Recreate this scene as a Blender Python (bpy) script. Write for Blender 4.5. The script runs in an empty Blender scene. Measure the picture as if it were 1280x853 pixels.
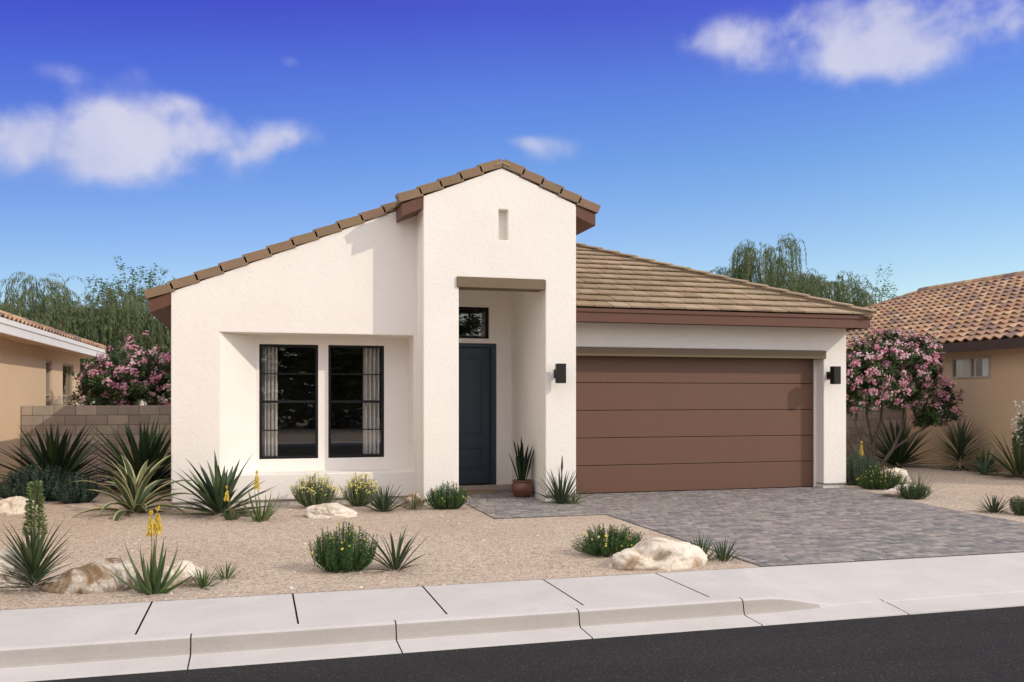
import bpy, bmesh, math, random
from mathutils import Vector, Matrix, noise
R = math.radians
rnd = random.Random(7)
scene = bpy.context.scene
COL = scene.collection

# ------------------------------------------------------------------ helpers
def tag(o, label=None, cat=None, group=None, kind=None):
    if label: o['label'] = label
    if cat: o['category'] = cat
    if group: o['group'] = group
    if kind: o['kind'] = kind
    return o

def empty(name, loc, label=None, cat=None, group=None):
    o = bpy.data.objects.new(name, None)
    o.empty_display_size = .2
    o.location = loc
    COL.objects.link(o)
    return tag(o, label, cat, group)

class MB:
    """collects faces, then links them as one mesh object"""
    def __init__(s):
        s.v = []; s.f = []; s.c = []; s.m = []
    def add(s, vs, fs, col=(1, 1, 1), mi=0):
        n = len(s.v)
        s.v.extend(tuple(p) for p in vs)
        for f in fs:
            s.f.append(tuple(i + n for i in f)); s.c.append(col); s.m.append(mi)
    def box(s, x0, x1, y0, y1, z0, z1, col=(1, 1, 1), mi=0):
        s.add([(x0, y0, z0), (x1, y0, z0), (x1, y1, z0), (x0, y1, z0), (x0, y0, z1), (x1, y0, z1), (x1, y1, z1), (x0, y1, z1)],
              [(0, 3, 2, 1), (4, 5, 6, 7), (0, 1, 5, 4), (1, 2, 6, 5), (2, 3, 7, 6), (3, 0, 4, 7)], col, mi)
    def prism(s, poly, ext, col=(1, 1, 1), mi=0):
        """poly: list of Vector (planar), ext: Vector extrusion"""
        n = len(poly)
        vs = [Vector(p) for p in poly] + [Vector(p) + Vector(ext) for p in poly]
        fs = [tuple(range(n - 1, -1, -1)), tuple(range(n, 2 * n))]
        fs += [(i, (i + 1) % n, (i + 1) % n + n, i + n) for i in range(n)]
        s.add(vs, fs, col, mi)
    def tube(s, pts, rad, seg=6, col=(1, 1, 1), mi=0, cap=True):
        pts = [Vector(p) for p in pts]
        n0 = len(pts); vs = []
        prev = None
        for i, p in enumerate(pts):
            d = (pts[min(i + 1, n0 - 1)] - pts[max(i - 1, 0)])
            if d.length < 1e-9: d = Vector((0, 0, 1))
            d.normalize()
            if prev is None:
                a = d.cross(Vector((0.31, .87, .4)))
            else:
                a = prev - d * prev.dot(d)
            a.normalize(); prev = a
            b = d.cross(a)
            r = rad[i] if hasattr(rad, '__len__') else rad
            for k in range(seg):
                t = 2 * math.pi * k / seg
                vs.append(p + (a * math.cos(t) + b * math.sin(t)) * r)
        fs = []
        for i in range(n0 - 1):
            for k in range(seg):
                k2 = (k + 1) % seg
                fs.append((i * seg + k, i * seg + k2, (i + 1) * seg + k2, (i + 1) * seg + k))
        if cap:
            fs.append(tuple(range(seg - 1, -1, -1))); fs.append(tuple((n0 - 1) * seg + k for k in range(seg)))
        s.add(vs, fs, col, mi)
    def lathe(s, prof, cen, seg=32, col=(1, 1, 1)):
        vs = []; fs = []
        for r, z in prof:
            for k in range(seg):
                t = 2 * math.pi * k / seg
                vs.append((cen[0] + r * math.cos(t), cen[1] + r * math.sin(t), cen[2] + z))
        for i in range(len(prof) - 1):
            for k in range(seg):
                k2 = (k + 1) % seg
                fs.append((i * seg + k, i * seg + k2, (i + 1) * seg + k2, (i + 1) * seg + k))
        s.add(vs, fs, col)
    def build(s, name, mats, parent=None, smooth=False, bevel=0, bseg=2, weld=False):
        me = bpy.data.meshes.new(name)
        org = Vector((0, 0, 0))
        if parent is not None:
            p = parent
            while p is not None:
                org += p.location; p = p.parent
        vs = [(a - org.x, b - org.y, c - org.z) for a, b, c in s.v]
        me.from_pydata(vs, [], s.f)
        if not isinstance(mats, (list, tuple)): mats = [mats]
        for m in mats: me.materials.append(m)
        me.polygons.foreach_set('material_index', s.m)
        at = me.attributes.new('Col', 'FLOAT_COLOR', 'FACE')
        at.data.foreach_set('color', [q for c in s.c for q in (c[0], c[1], c[2], 1)])
        if smooth: me.polygons.foreach_set('use_smooth', [True] * len(me.polygons))
        me.update()
        if weld or bevel:
            bm = bmesh.new(); bm.from_mesh(me)
            bmesh.ops.remove_doubles(bm, verts=bm.verts, dist=1e-5)
            bmesh.ops.recalc_face_normals(bm, faces=bm.faces)
            bm.to_mesh(me); bm.free()
        o = bpy.data.objects.new(name, me)
        COL.objects.link(o)
        if parent is not None: o.parent = parent
        if bevel:
            b = o.modifiers.new('bevel', 'BEVEL'); b.width = bevel; b.segments = bseg; b.limit_method = 'ANGLE'; b.angle_limit = R(35)
            b.harden_normals = False
        return o

def jit(c, a=.15, h=.05):
    k = 1 + rnd.uniform(-a, a)
    return tuple(max(0, x * k * (1 + rnd.uniform(-h, h))) for x in c)

# ------------------------------------------------------------------ materials
class NT:
    def __init__(s, m):
        m.use_nodes = True; s.t = m.node_tree; s.t.nodes.clear(); s.n = s.t.nodes
    def new(s, typ, **kw):
        nd = s.n.new(typ)
        for k, v in kw.items():
            if k.startswith('i_'): nd.inputs[k[2:].replace('_', ' ')].default_value = v
            elif k.startswith('n_'): nd.inputs[int(k[2:])].default_value = v
            else: setattr(nd, k, v)
        return nd
    def link(s, a, b): s.t.links.new(a, b)
    def math(s, op, a, b=None, c=None, clamp=False):
        nd = s.new('ShaderNodeMath', operation=op); nd.use_clamp = clamp
        for i, x in enumerate((a, b, c)):
            if x is None: continue
            if isinstance(x, (int, float)): nd.inputs[i].default_value = x
            else: s.link(x, nd.inputs[i])
        return nd.outputs[0]
    def ramp(s, fac, stops, interp='LINEAR'):
        nd = s.new('ShaderNodeValToRGB'); cr = nd.color_ramp; cr.interpolation = interp
        while len(cr.elements) < len(stops): cr.elements.new(.5)
        for e, (p, c) in zip(cr.elements, stops):
            e.position = p; e.color = (*c, 1) if len(c) == 3 else c
        s.link(fac, nd.inputs[0]); return nd.outputs[0]
    def mix(s, fac, a, b, mode='MIX'):
        nd = s.new('ShaderNodeMix', data_type='RGBA', blend_type=mode)
        for i, x in ((0, fac), (6, a), (7, b)):
            if isinstance(x, (int, float)): nd.inputs[i].default_value = x
            elif isinstance(x, tuple): nd.inputs[i].default_value = (*x, 1) if len(x) == 3 else x
            else: s.link(x, nd.inputs[i])
        return nd.outputs[2]
    def noise(s, scale, det=3, rough=.5, vec=None, dist=0):
        nd = s.new('ShaderNodeTexNoise'); nd.inputs['Scale'].default_value = scale
        nd.inputs['Detail'].default_value = det; nd.inputs['Roughness'].default_value = rough
        nd.inputs['Distortion'].default_value = dist
        if vec is not None: s.link(vec, nd.inputs['Vector'])
        return nd
    def bump(s, h, strength, dist, nrm=None):
        nd = s.new('ShaderNodeBump'); nd.inputs['Strength'].default_value = strength; nd.inputs['Distance'].default_value = dist
        s.link(h, nd.inputs['Height'])
        if nrm is not None: s.link(nrm, nd.inputs['Normal'])
        return nd.outputs[0]
    def out(s, sh):
        o = s.new('ShaderNodeOutputMaterial'); s.link(sh, o.inputs[0])

def mk(name, col, rough=.6, var=.12, vscale=3., bump=0., bscale=40., attr=False, metal=0., spec=.3, trans=0., bdet=3, fine=0.):
    """colour with soft wear noise, optional bump, optional per-face colour"""
    m = bpy.data.materials.new(name); t = NT(m)
    tc = t.new('ShaderNodeTexCoord').outputs['Object']
    b = t.new('ShaderNodeBsdfPrincipled')
    b.inputs['Roughness'].default_value = rough; b.inputs['Metallic'].default_value = metal
    b.inputs['Specular IOR Level'].default_value = spec
    if attr:
        a = t.new('ShaderNodeAttribute', attribute_name='Col').outputs['Color']
        base = t.mix(1, a, tuple(col), 'MULTIPLY') if col is not None else a
    else:
        base = None
    n = t.noise(vscale, 4, .6, tc)
    k = t.ramp(n.outputs[0], [(.25, (1 - var,) * 3), (.75, (1 + 0 * var,) * 3)])
    c = t.mix(1, base if base is not None else tuple(col), k, 'MULTIPLY')
    if fine:
        n3 = t.noise(bscale, 3, .7, tc)
        k3 = t.ramp(n3.outputs[0], [(.3, (1 - fine,) * 3), (.7, (1, 1, 1))])
        c = t.mix(1, c, k3, 'MULTIPLY')
    t.link(c, b.inputs['Base Color'])
    if bump:
        n2 = t.noise(bscale, bdet, .6, tc)
        t.link(t.bump(n2.outputs[0], bump, .01), b.inputs['Normal'])
    sh = b.outputs[0]
    if trans:
        tr = t.new('ShaderNodeBsdfTranslucent'); t.link(c, tr.inputs['Color'])
        mx = t.new('ShaderNodeMixShader'); mx.inputs[0].default_value = trans
        t.link(sh, mx.inputs[1]); t.link(tr.outputs[0], mx.inputs[2]); sh = mx.outputs[0]
    t.out(sh)
    return m

def grained(m, k=.07):
    t = m.node_tree; n = t.nodes
    bs = [x for x in n if x.type == 'BSDF_PRINCIPLED'][0]; src = bs.inputs['Base Color'].links[0].from_socket
    tc = n.new('ShaderNodeTexCoord'); mp = n.new('ShaderNodeMapping'); mp.inputs['Scale'].default_value = (70, 70, 1.2)
    t.links.new(tc.outputs['Object'], mp.inputs[0])
    nz = n.new('ShaderNodeTexNoise'); nz.inputs['Scale'].default_value = 1; nz.inputs['Detail'].default_value = 4; t.links.new(mp.outputs[0], nz.inputs['Vector'])
    rp = n.new('ShaderNodeValToRGB'); rp.color_ramp.elements[0].position = .3; rp.color_ramp.elements[1].position = .7
    rp.color_ramp.elements[0].color = (1 - k, 1 - k, 1 - k, 1); t.links.new(nz.outputs[0], rp.inputs[0])
    mx = n.new('ShaderNodeMix'); mx.data_type = 'RGBA'; mx.blend_type = 'MULTIPLY'; mx.inputs[0].default_value = 1
    t.links.new(src, mx.inputs[6]); t.links.new(rp.outputs[0], mx.inputs[7]); t.links.new(mx.outputs[2], bs.inputs['Base Color'])
    bp = n.new('ShaderNodeBump'); bp.inputs['Strength'].default_value = .12; bp.inputs['Distance'].default_value = .004
    t.links.new(nz.outputs[0], bp.inputs['Height']); t.links.new(bp.outputs[0], bs.inputs['Normal'])
def stucco(name, col, amt=.35, scale=7.):
    m = bpy.data.materials.new(name); t = NT(m)
    tc = t.new('ShaderNodeTexCoord').outputs['Object']
    b = t.new('ShaderNodeBsdfPrincipled'); b.inputs['Roughness'].default_value = .85; b.inputs['Specular IOR Level'].default_value = .15
    n1 = t.noise(scale, 3, .55, tc, 1.2)
    sh = t.ramp(n1.outputs[0], [(.40, (0, 0, 0)), (.50, (.6,) * 3), (.56, (1, 1, 1)), (.7, (.8,) * 3)])
    n2 = t.noise(scale * 9, 3, .6, tc)
    h = t.math('ADD', sh, t.math('MULTIPLY', n2.outputs[0], .55))
    t.link(t.bump(h, amt, .012), b.inputs['Normal'])
    n3 = t.noise(.7, 4, .6, tc)
    c = t.mix(1, tuple(col), t.ramp(n3.outputs[0], [(.3, (.945, .935, .92)), (.7, (1, 1, 1))]), 'MULTIPLY')
    t.link(c, b.inputs['Base Color'])
    t.out(b.outputs[0]); return m

M = {}
M['stucco'] = stucco('white_stucco', (.82, .775, .72), .15, 9.5)
M['smooth'] = stucco('smooth_stucco', (.83, .79, .74), .05, 9)
M['porch'] = stucco('porch_stucco', (.86, .82, .765), .13, 9.5)
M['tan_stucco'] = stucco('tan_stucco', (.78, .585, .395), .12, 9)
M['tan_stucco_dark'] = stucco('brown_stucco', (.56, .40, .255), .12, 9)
M['footing'] = mk('footing_concrete', (.72, .675, .62), .9, .2, 3, .2, 60)
M['screed'] = mk('screed_metal', (.25, .23, .21), .6, .1)
M['fascia'] = mk('brown_painted_wood', (.132, .058, .038), .55, .12, 2.5, .08, 90)
M['beam'] = mk('tan_painted_wood', (.165, .120, .072), .6, .12, 2, .1, 70)
M['tile'] = mk('flat_concrete_tile', (1, 1, 1), .85, .16, 2.2, .35, 55, attr=True, spec=.2, fine=.12)
M['raketile'] = mk('rake_concrete_tile', (1, 1, 1), .85, .14, 3, .3, 55, attr=True, spec=.2)
M['garage'] = mk('garage_door_paint', (.148, .074, .046), .5, .06, 1.2, .05, 160, spec=.35)
grained(M['garage'], .09); grained(M['fascia'], .10)
M['gap'] = mk('dark_gap', (.012, .01, .009), .9, .0)
M['navy'] = mk('navy_door_paint', (.030, .045, .065), .4, .08, 2, .03, 100, spec=.4)
M['black'] = mk('black_metal', (.010, .010, .011), .5, .1, 4, 0, spec=.2)
M['lamp'] = mk('lamp_bronze', (.014, .012, .011), .5, .15, 8, .03, 120, spec=.25)
M['curtain'] = mk('curtain_cloth', (.84, .81, .77), .9, .06, 4, .1, 200, trans=.15)
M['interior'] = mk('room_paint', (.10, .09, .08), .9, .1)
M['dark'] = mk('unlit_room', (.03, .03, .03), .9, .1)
M['white'] = mk('white_paint', (.88, .86, .82), .5, .06, 2)
M['beige'] = mk('beige_vinyl', (.42, .35, .27), .5, .08, 3)
M['pot'] = mk('terracotta_glaze', (.16, .062, .04), .35, .25, 6, .06, 20, spec=.5)
M['soil'] = mk('soil', (.06, .04, .03), .95, .3, 12, .6, 40)
M['mat'] = mk('coir', (.34, .24, .15), .95, .3, 14, .5, 200)
M['threshold'] = mk('threshold_stone', (.42, .35, .28), .7, .15, 4, .1, 80)
M['block'] = mk('concrete_block', (1, 1, 1), .95, .22, 4, .45, 70, attr=True, spec=.15, fine=.12)
M['mortar'] = mk('mortar', (.22, .18, .15), .95, .2, 6, .2, 60)
M['paver'] = mk('paver', (1, 1, 1), .85, .35, 9, .35, 60, attr=True, spec=.25, fine=.2)
M['sand'] = mk('joint_sand', (.09, .078, .07), .95, .25, 12, .3, 80)
M['leaf'] = mk('leaf', None, .6, .12, 6, 0, attr=True, spec=.15, trans=.15)
M['waxleaf'] = mk('wax_leaf', None, .5, .22, 9, .05, 60, attr=True, spec=.18)
M['petal'] = mk('petal', None, .6, .05, 6, attr=True, spec=.2, trans=.25)
M['bark'] = mk('bark', (.15, .115, .09), .9, .35, 6, .5, 50)
M['stone'] = mk('pebble', None, .85, .2, 30, attr=True, spec=.2)
M['spanish'] = mk('clay_s_tile', (1, 1, 1), .8, .15, 3, .2, 60, attr=True, spec=.25, fine=.1)

def boulder_mat(name, cream, brown, brownness):
    m = bpy.data.materials.new(name); t = NT(m)
    tc = t.new('ShaderNodeTexCoord').outputs['Object']
    b = t.new('ShaderNodeBsdfPrincipled'); b.inputs['Roughness'].default_value = .88; b.inputs['Specular IOR Level'].default_value = .2
    n = t.noise(3.2, 8, .62, tc, .8)
    c = t.ramp(n.outputs[0], [(.30, tuple(x * .55 for x in brown)), (.36 + brownness * .15, brown), (.47 + brownness * .12, tuple(x * .9 for x in cream)), (.62 + brownness * .1, cream)])
    v = t.new('ShaderNodeTexVoronoi', feature='DISTANCE_TO_EDGE'); v.inputs['Scale'].default_value = 3.0
    wv = t.mix(.25, tc, t.noise(4, 4, .6, tc).outputs[1])
    t.link(wv, v.inputs['Vector'])
    crack = t.ramp(v.outputs[0], [(.0, (.50, .42, .34)), (.02, (1, 1, 1))])
    c = t.mix(.55, c, t.mix(1, c, crack, 'MULTIPLY'))
    n2 = t.noise(26, 5, .7, tc)
    c = t.mix(1, c, t.ramp(n2.outputs[0], [(.3, (.80, .77, .74)), (.6, (1, 1, 1))]), 'MULTIPLY')
    t.link(c, b.inputs['Base Color'])
    h = t.math('ADD', t.math('MULTIPLY', n2.outputs[0], .5), t.math('ADD', n.outputs[0], t.math('MULTIPLY', v.outputs[0], .6, clamp=True)))
    t.link(t.bump(h, .8, .03), b.inputs['Normal'])
    t.out(b.outputs[0]); return m
M['rock_cream'] = boulder_mat('cream_rock', (.78, .70, .59), (.44, .32, .22), 0.0)
M['rock_brown'] = boulder_mat('brown_streaked_rock', (.62, .55, .46), (.26, .17, .10), .55)

def gravel_mat(name):
    m = bpy.data.materials.new(name); t = NT(m)
    tc = t.new('ShaderNodeTexCoord').outputs['Object']
    b = t.new('ShaderNodeBsdfPrincipled'); b.inputs['Roughness'].default_value = .95; b.inputs['Specular IOR Level'].default_value = .1
    v = t.new('ShaderNodeTexVoronoi'); v.inputs['Scale'].default_value = 80; v.inputs['Randomness'].default_value = 1
    t.link(tc, v.inputs['Vector'])
    sep = t.new('ShaderNodeSeparateColor'); t.link(v.outputs['Color'], sep.inputs[0])
    c = t.ramp(sep.outputs[0], [(.0, (.20, .15, .12)), (.22, (.44, .345, .27)), (.55, (.575, .46, .365)), (.85, (.64, .53, .43)), (1., (.73, .65, .56))])
    big = t.noise(.55, 5, .6, tc)
    c = t.mix(1, c, t.ramp(big.outputs[0], [(.3, (.86, .84, .82)), (.7, (1, 1, 1))]), 'MULTIPLY')
    mid = t.noise(9, 4, .7, tc)
    c = t.mix(1, c, t.ramp(mid.outputs[0], [(.3, (.80, .78, .76)), (.55, (1, 1, 1))]), 'MULTIPLY')
    t.link(c, b.inputs['Base Color'])
    h = t.math('ADD', t.math('MULTIPLY', v.outputs['Distance'], -1.0), t.math('MULTIPLY', mid.outputs[0], 1.2))
    t.link(t.bump(h, .7, .012), b.inputs['Normal'])
    t.out(b.outputs[0]); return m
M['gravel'] = gravel_mat('decomposed_granite')

def concrete_mat(name, col):
    m = bpy.data.materials.new(name); t = NT(m)
    tc = t.new('ShaderNodeTexCoord').outputs['Object']
    b = t.new('ShaderNodeBsdfPrincipled'); b.inputs['Roughness'].default_value = .9; b.inputs['Specular IOR Level'].default_value = .2
    n = t.noise(1.3, 6, .62, tc, .4)
    c = t.mix(1, tuple(col), t.ramp(n.outputs[0], [(.3, (.87, .865, .86)), (.65, (1, 1, 1))]), 'MULTIPLY')
    n2 = t.noise(70, 4, .7, tc)
    c = t.mix(1, c, t.ramp(n2.outputs[0], [(.3, (.90, .90, .90)), (.6, (1, 1, 1))]), 'MULTIPLY')
    # sparse pale scuffs and dark specks
    n3 = t.noise(14, 3, .8, tc, 1.5)
    c = t.mix(t.ramp(n3.outputs[0], [(.70, (0, 0, 0)), (.76, (.5,) * 3)]), c, (.72, .69, .66))
    n4 = t.noise(5, 5, .75, tc, .6)
    c = t.mix(t.ramp(n4.outputs[0], [(.60, (0, 0, 0)), (.74, (.26,) * 3)]), c, (.26, .23, .21))
    t.link(c, b.inputs['Base Color'])
    t.link(t.bump(n2.outputs[0], .18, .006), b.inputs['Normal'])
    t.out(b.outputs[0]); return m
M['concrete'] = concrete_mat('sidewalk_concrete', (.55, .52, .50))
M['kerb'] = concrete_mat('kerb_face_shaded', (.405, .37, .34))  # darker concrete for the kerb's upright face, its shade put into the colour

def asphalt_mat():
    m = bpy.data.materials.new('asphalt'); t = NT(m)
    tc = t.new('ShaderNodeTexCoord').outputs['Object']
    b = t.new('ShaderNodeBsdfPrincipled'); b.inputs['Roughness'].default_value = .88; b.inputs['Specular IOR Level'].default_value = .22
    v = t.new('ShaderNodeTexVoronoi'); v.inputs['Scale'].default_value = 120; t.link(tc, v.inputs['Vector'])
    sep = t.new('ShaderNodeSeparateColor'); t.link(v.outputs['Color'], sep.inputs[0])
    c = t.ramp(sep.outputs[0], [(0, (.013, .012, .012)), (.7, (.022, .0205, .020)), (.93, (.032, .030, .029)), (1, (.075, .072, .068))])
    mp = t.new('ShaderNodeMapping'); mp.inputs['Scale'].default_value = (.25, 1.6, 1); t.link(tc, mp.inputs[0])
    n = t.noise(1.2, 5, .6, mp.outputs[0])
    c = t.mix(1, c, t.ramp(n.outputs[0], [(.3, (.72, .72, .72)), (.7, (1.1, 1.1, 1.1))]), 'MULTIPLY')
    t.link(c, b.inputs['Base Color'])
    t.link(t.bump(v.outputs['Distance'], .5, .006), b.inputs['Normal'])
    t.out(b.outputs[0]); return m
M['asphalt'] = asphalt_mat()

def glass_mat():
    m = bpy.data.materials.new('window_glass'); t = NT(m)
    tr = t.new('ShaderNodeBsdfTransparent'); tr.inputs[0].default_value = (.975, .98, .975, 1)
    gl = t.new('ShaderNodeBsdfGlossy'); gl.inputs['Roughness'].default_value = .01
    ge = t.new('ShaderNodeNewGeometry'); dt = t.new('ShaderNodeVectorMath', operation='DOT_PRODUCT')
    t.link(ge.outputs['Incoming'], dt.inputs[0]); t.link(ge.outputs['True Normal'], dt.inputs[1])
    ca = t.math('SUBTRACT', 1.0, t.math('ABSOLUTE', dt.outputs['Value']), clamp=True)
    f = t.math('ADD', t.math('MULTIPLY', t.math('POWER', ca, 5.0), .9), .075, clamp=True)
    mx = t.new('ShaderNodeMixShader'); t.link(f, mx.inputs[0]); t.link(tr.outputs[0], mx.inputs[1]); t.link(gl.outputs[0], mx.inputs[2])
    t.out(mx.outputs[0]); return m
M['glass'] = glass_mat()

# ------------------------------------------------------------------ ground, road, kerb, drive
g = MB()
g.add([(-400, -400, -.20), (400, -400, -.20), (400, 400, -.20), (-400, 400, -.20)], [(0, 1, 2, 3)])
tag(g.build('terrain', M['gravel']), kind='structure')
g = MB()
g.add([(-200, -4.6, -.150), (200, -4.6, -.150), (200, 6.75, -.150), (-200, 6.75, -.150)], [(0, 1, 2, 3)])
tag(g.build('road', M['asphalt']), kind='structure')

def hump(x, y):
    return .035 * noise.noise(Vector((x * .35, y * .45, 3.1))) + .012 * noise.noise(Vector((x * 1.7, y * 1.9, 1.1)))
def in_paved(x, y, pad=0):
    if 3.2 - pad < x < 5 + pad and y > 12.28 - pad: return True
    if x > 4.86 - pad and x < drive_right(y) + pad: return True
    return False
def drive_right(y):
    pts = [(8.0, 9.75), (9.95, 9.95), (11.2, 10.03), (12.3, 10.22), (13.5, 10.50), (14.75, 10.62), (30, 10.62)]
    for (a, xa), (b, xb) in zip(pts, pts[1:]):
        if a <= y <= b: return xa + (xb - xa) * (y - a) / (b - a)
    return pts[0][1]
def ground_z(x, y):
    # gravel yard, gently mounded away from hard edges
    e = min(1, max(0, (y - 8.1) / .5))
    dx = 9
    if y < 15.5:
        if y > 12.1: dx = min(abs(x - 3.2) if x < 3.2 else 0, dx)
        if x < 4.9: dx = min(dx, max(4.86 - x, 0) if y < 15 else 9)
        elif x < drive_right(y): dx = 0
        else: dx = min(dx, x - drive_right(y))
        if -1.6 < x < 3.3: dx = min(dx, max(0, 14.5 - y))
    e *= min(1, max(0, dx / .5))
    return e * (hump(x, y) + .01) + (1 - e) * .006
xs = [-80, -40, -20, -12] + [-9 + .25 * i for i in range(121)] + [24, 30, 45, 80]
ys = [8.1, 8.2] + [8.35 + .25 * i for i in range(60)] + [24, 27, 32, 45, 90]
g = MB(); vs = []; fs = []
for y in ys:
    for x in xs: vs.append((x, y, ground_z(x, y)))
nx = len(xs)
for j in range(len(ys) - 1):
    for i in range(nx - 1): fs.append((j * nx + i, j * nx + i + 1, (j + 1) * nx + i + 1, (j + 1) * nx + i))
g.add(vs, fs)
tag(g.build('gravel_yard', M['gravel'], smooth=True), kind='structure')
# far side of the street
g = MB(); g.box(-120, 120, -60, -6.2, -.19, -.03); tag(g.build('far_yard', M['gravel']), kind='structure')
g = MB(); g.box(-120, 120, -6.19, -4.6, -.19, -.04); tag(g.build('far_sidewalk', M['concrete']), kind='structure')

# sidewalk + kerb + gutter, lofted so that the kerb drops at the driveway
def sm(t): t = max(0, min(1, t)); return t * t * (3 - 2 * t)
def drop(x, y):
    fy = max(0, min(1, (8.1 - y) / 1.25))
    a = 4.62 - .45 * fy; b = 4.64 + .30 * fy
    w = sm((x - a) / (b - a + 1e-4))
    a2 = 10.0 - .2 * fy; b2 = 10.05 + .5 * fy
    w -= sm((x - a2) / (b2 - a2))
    return w, fy
JW = .0075
joints = [-.83 + 1.135 * k for k in range(-14, 5)] + [11.2 + 1.135 * k for k in range(10)]
joints = [j for j in joints]
kj = [-.447 + 1.465 * k for k in range(-12, 4)] + [5.35, 9.9, 11.4, 12.9, 14.4]
def stations(js, lo, hi, step, JW=JW):
    s = set([lo, hi])
    x = lo
    while x < hi: s.add(round(x, 4)); x += step
    for j in js:
        for d in (-JW, -JW + .003, JW - .003, JW): s.add(round(j + d, 4))
    return sorted(s)
def loft(name, xs, prof, js, zfun, mat, ymin_joint, JW=JW, face=None):
    g = MB(); vs = []; n = len(prof)
    for x in xs:
        near = any(abs(x - j) < JW - .002 for j in js)
        for (y, z) in prof:
            zz = zfun(x, y, z)
            vs.append((x, y, zz - (.012 if near and y > ymin_joint else 0)))
    for i in range(len(xs) - 1):
        xm = (xs[i] + xs[i + 1]) / 2
        nj = any(abs(xm - j) < JW for j in js)
        for k in range(n - 1):
            ym = (prof[k][0] + prof[k + 1][0]) / 2
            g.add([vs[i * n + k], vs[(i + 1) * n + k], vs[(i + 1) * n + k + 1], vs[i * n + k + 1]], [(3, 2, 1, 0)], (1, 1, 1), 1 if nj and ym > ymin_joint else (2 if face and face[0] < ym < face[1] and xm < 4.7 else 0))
    return g.build(name, mat, weld=True)
def zwalk(x, y, z):
    w, fy = drop(x, y)
    return z - .105 * fy * w
prof = [(8.1, -.03), (8.1, .004), (7.9, .004), (7.6, .004), (7.3, .004), (7.02, .003), (7.01, .003), (6.94, .001)]
tag(loft('sidewalk', stations(joints, -18, 24, .12), prof, joints, zwalk, [M['concrete'], M['gap']], 7.015), kind='structure')
def zkerb(x, y, z):
    w, fy = drop(x, y)
    if y > 6.86: return z - .105 * fy * w
    w, fy = drop(x, 6.85)
    line = -.105 - (6.85 - y) / .29 * .036
    if y < 6.561: line = z
    return z + (line - z) * w
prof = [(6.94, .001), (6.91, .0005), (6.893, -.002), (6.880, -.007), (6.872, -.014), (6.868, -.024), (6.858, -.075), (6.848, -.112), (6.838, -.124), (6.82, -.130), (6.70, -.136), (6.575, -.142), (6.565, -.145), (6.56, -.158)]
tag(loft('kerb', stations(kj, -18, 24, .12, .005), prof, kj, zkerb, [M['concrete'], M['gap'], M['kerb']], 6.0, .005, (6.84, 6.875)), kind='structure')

# pavers: driveway and walkway, laid in running rows on a sand bed
PC = [(0.292, 0.264, 0.253), (0.335, 0.303, 0.281), (0.254, 0.231, 0.225), (0.378, 0.341, 0.314), (0.313, 0.275, 0.264), (0.221, 0.204, 0.202), (0.346, 0.303, 0.281)]
def bed(poly, z, name):
    g = MB(); g.prism([Vector((x, y, -.15)) for x, y in poly], (0, 0, z + .15)); return tag(g.build(name, M['sand']), kind='structure')
def paver(g, x0, x1, y0, y1, z):
    b = .006; j = .0035
    x0 += j; x1 -= j; y0 += j; y1 -= j
    z += rnd.uniform(-.0015, .0015)
    tx = rnd.uniform(-.0015, .0015)
    c = jit(rnd.choice(PC), .14, .04)
    vs = [(x0, y0, z - .02), (x1, y0, z - .02), (x1, y1, z - .02), (x0, y1, z - .02),
          (x0, y0, z - b), (x1, y0, z - b), (x1, y1, z - b), (x0, y1, z - b),
          (x0 + b, y0 + b, z + tx), (x1 - b, y0 + b, z - tx), (x1 - b, y1 - b, z - tx), (x0 + b, y1 - b, z + tx)]
    fs = [(8, 9, 10, 11)]
    for a in (0, 4):
        for k in range(4): fs.append((a + k, a + (k + 1) % 4, a + 4 + (k + 1) % 4, a + 4 + k))
    g.add(vs, fs, c)
def lay(g, x_lo, x_hi, y0, y1, z, row=.098):
    y = y0
    while y < y1 - .02:
        h = min(row, y1 - y)
        ym = y + h / 2
        a = x_lo(ym); b = x_hi(ym)
        x = a - rnd.uniform(0, .12)
        while x < b - .02:
            w = rnd.choice([.10, .14, .14, .19, .19])
            xa = max(x, a); xb = min(x + w, b)
            if b - xb < .05: xb = b
            if xb - xa > .03: paver(g, xa, xb, y, y + h, z)
            x += w
            if xb >= b: break
        y += h
poly = [(4.86, 8.104), (9.76, 8.104)] + [(drive_right(y), y) for y in (9.0, 9.95, 11.2, 12.3, 13.5, 14.73)] + [(10.14, 14.74), (10.14, 14.99), (5.06, 14.99), (5.06, 12.3), (4.86, 12.3)]
bed(poly, .012, 'driveway_bed')
g = MB()
lay(g, lambda y: 4.96 if y < 12.3 else (4.86 if y < 14.09 else 5.06), lambda y: drive_right(y) if y < 14.70 else 10.14, 8.105, 14.975, .020)
# soldier course along the left edge
y = 8.105
while y < 12.25: paver(g, 4.86, 4.955, y, min(y + .2, 12.29), .021); y += .2
tag(g.build('driveway', M['paver']), kind='structure')
bed([(3.2, 12.3), (4.858, 12.3), (4.858, 14.098), (4.50, 14.098), (4.50, 16.2), (3.09, 16.2), (3.09, 14.098), (3.2, 14.098)], .012, 'walkway_bed')
g = MB()
lay(g, lambda y: 3.2 if y < 14.09 else 3.1, lambda y: 4.857 if y < 14.09 else 4.49, 12.3, 16.15, .021)
tag(g.build('walkway', M['paver']), kind='structure')

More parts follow.
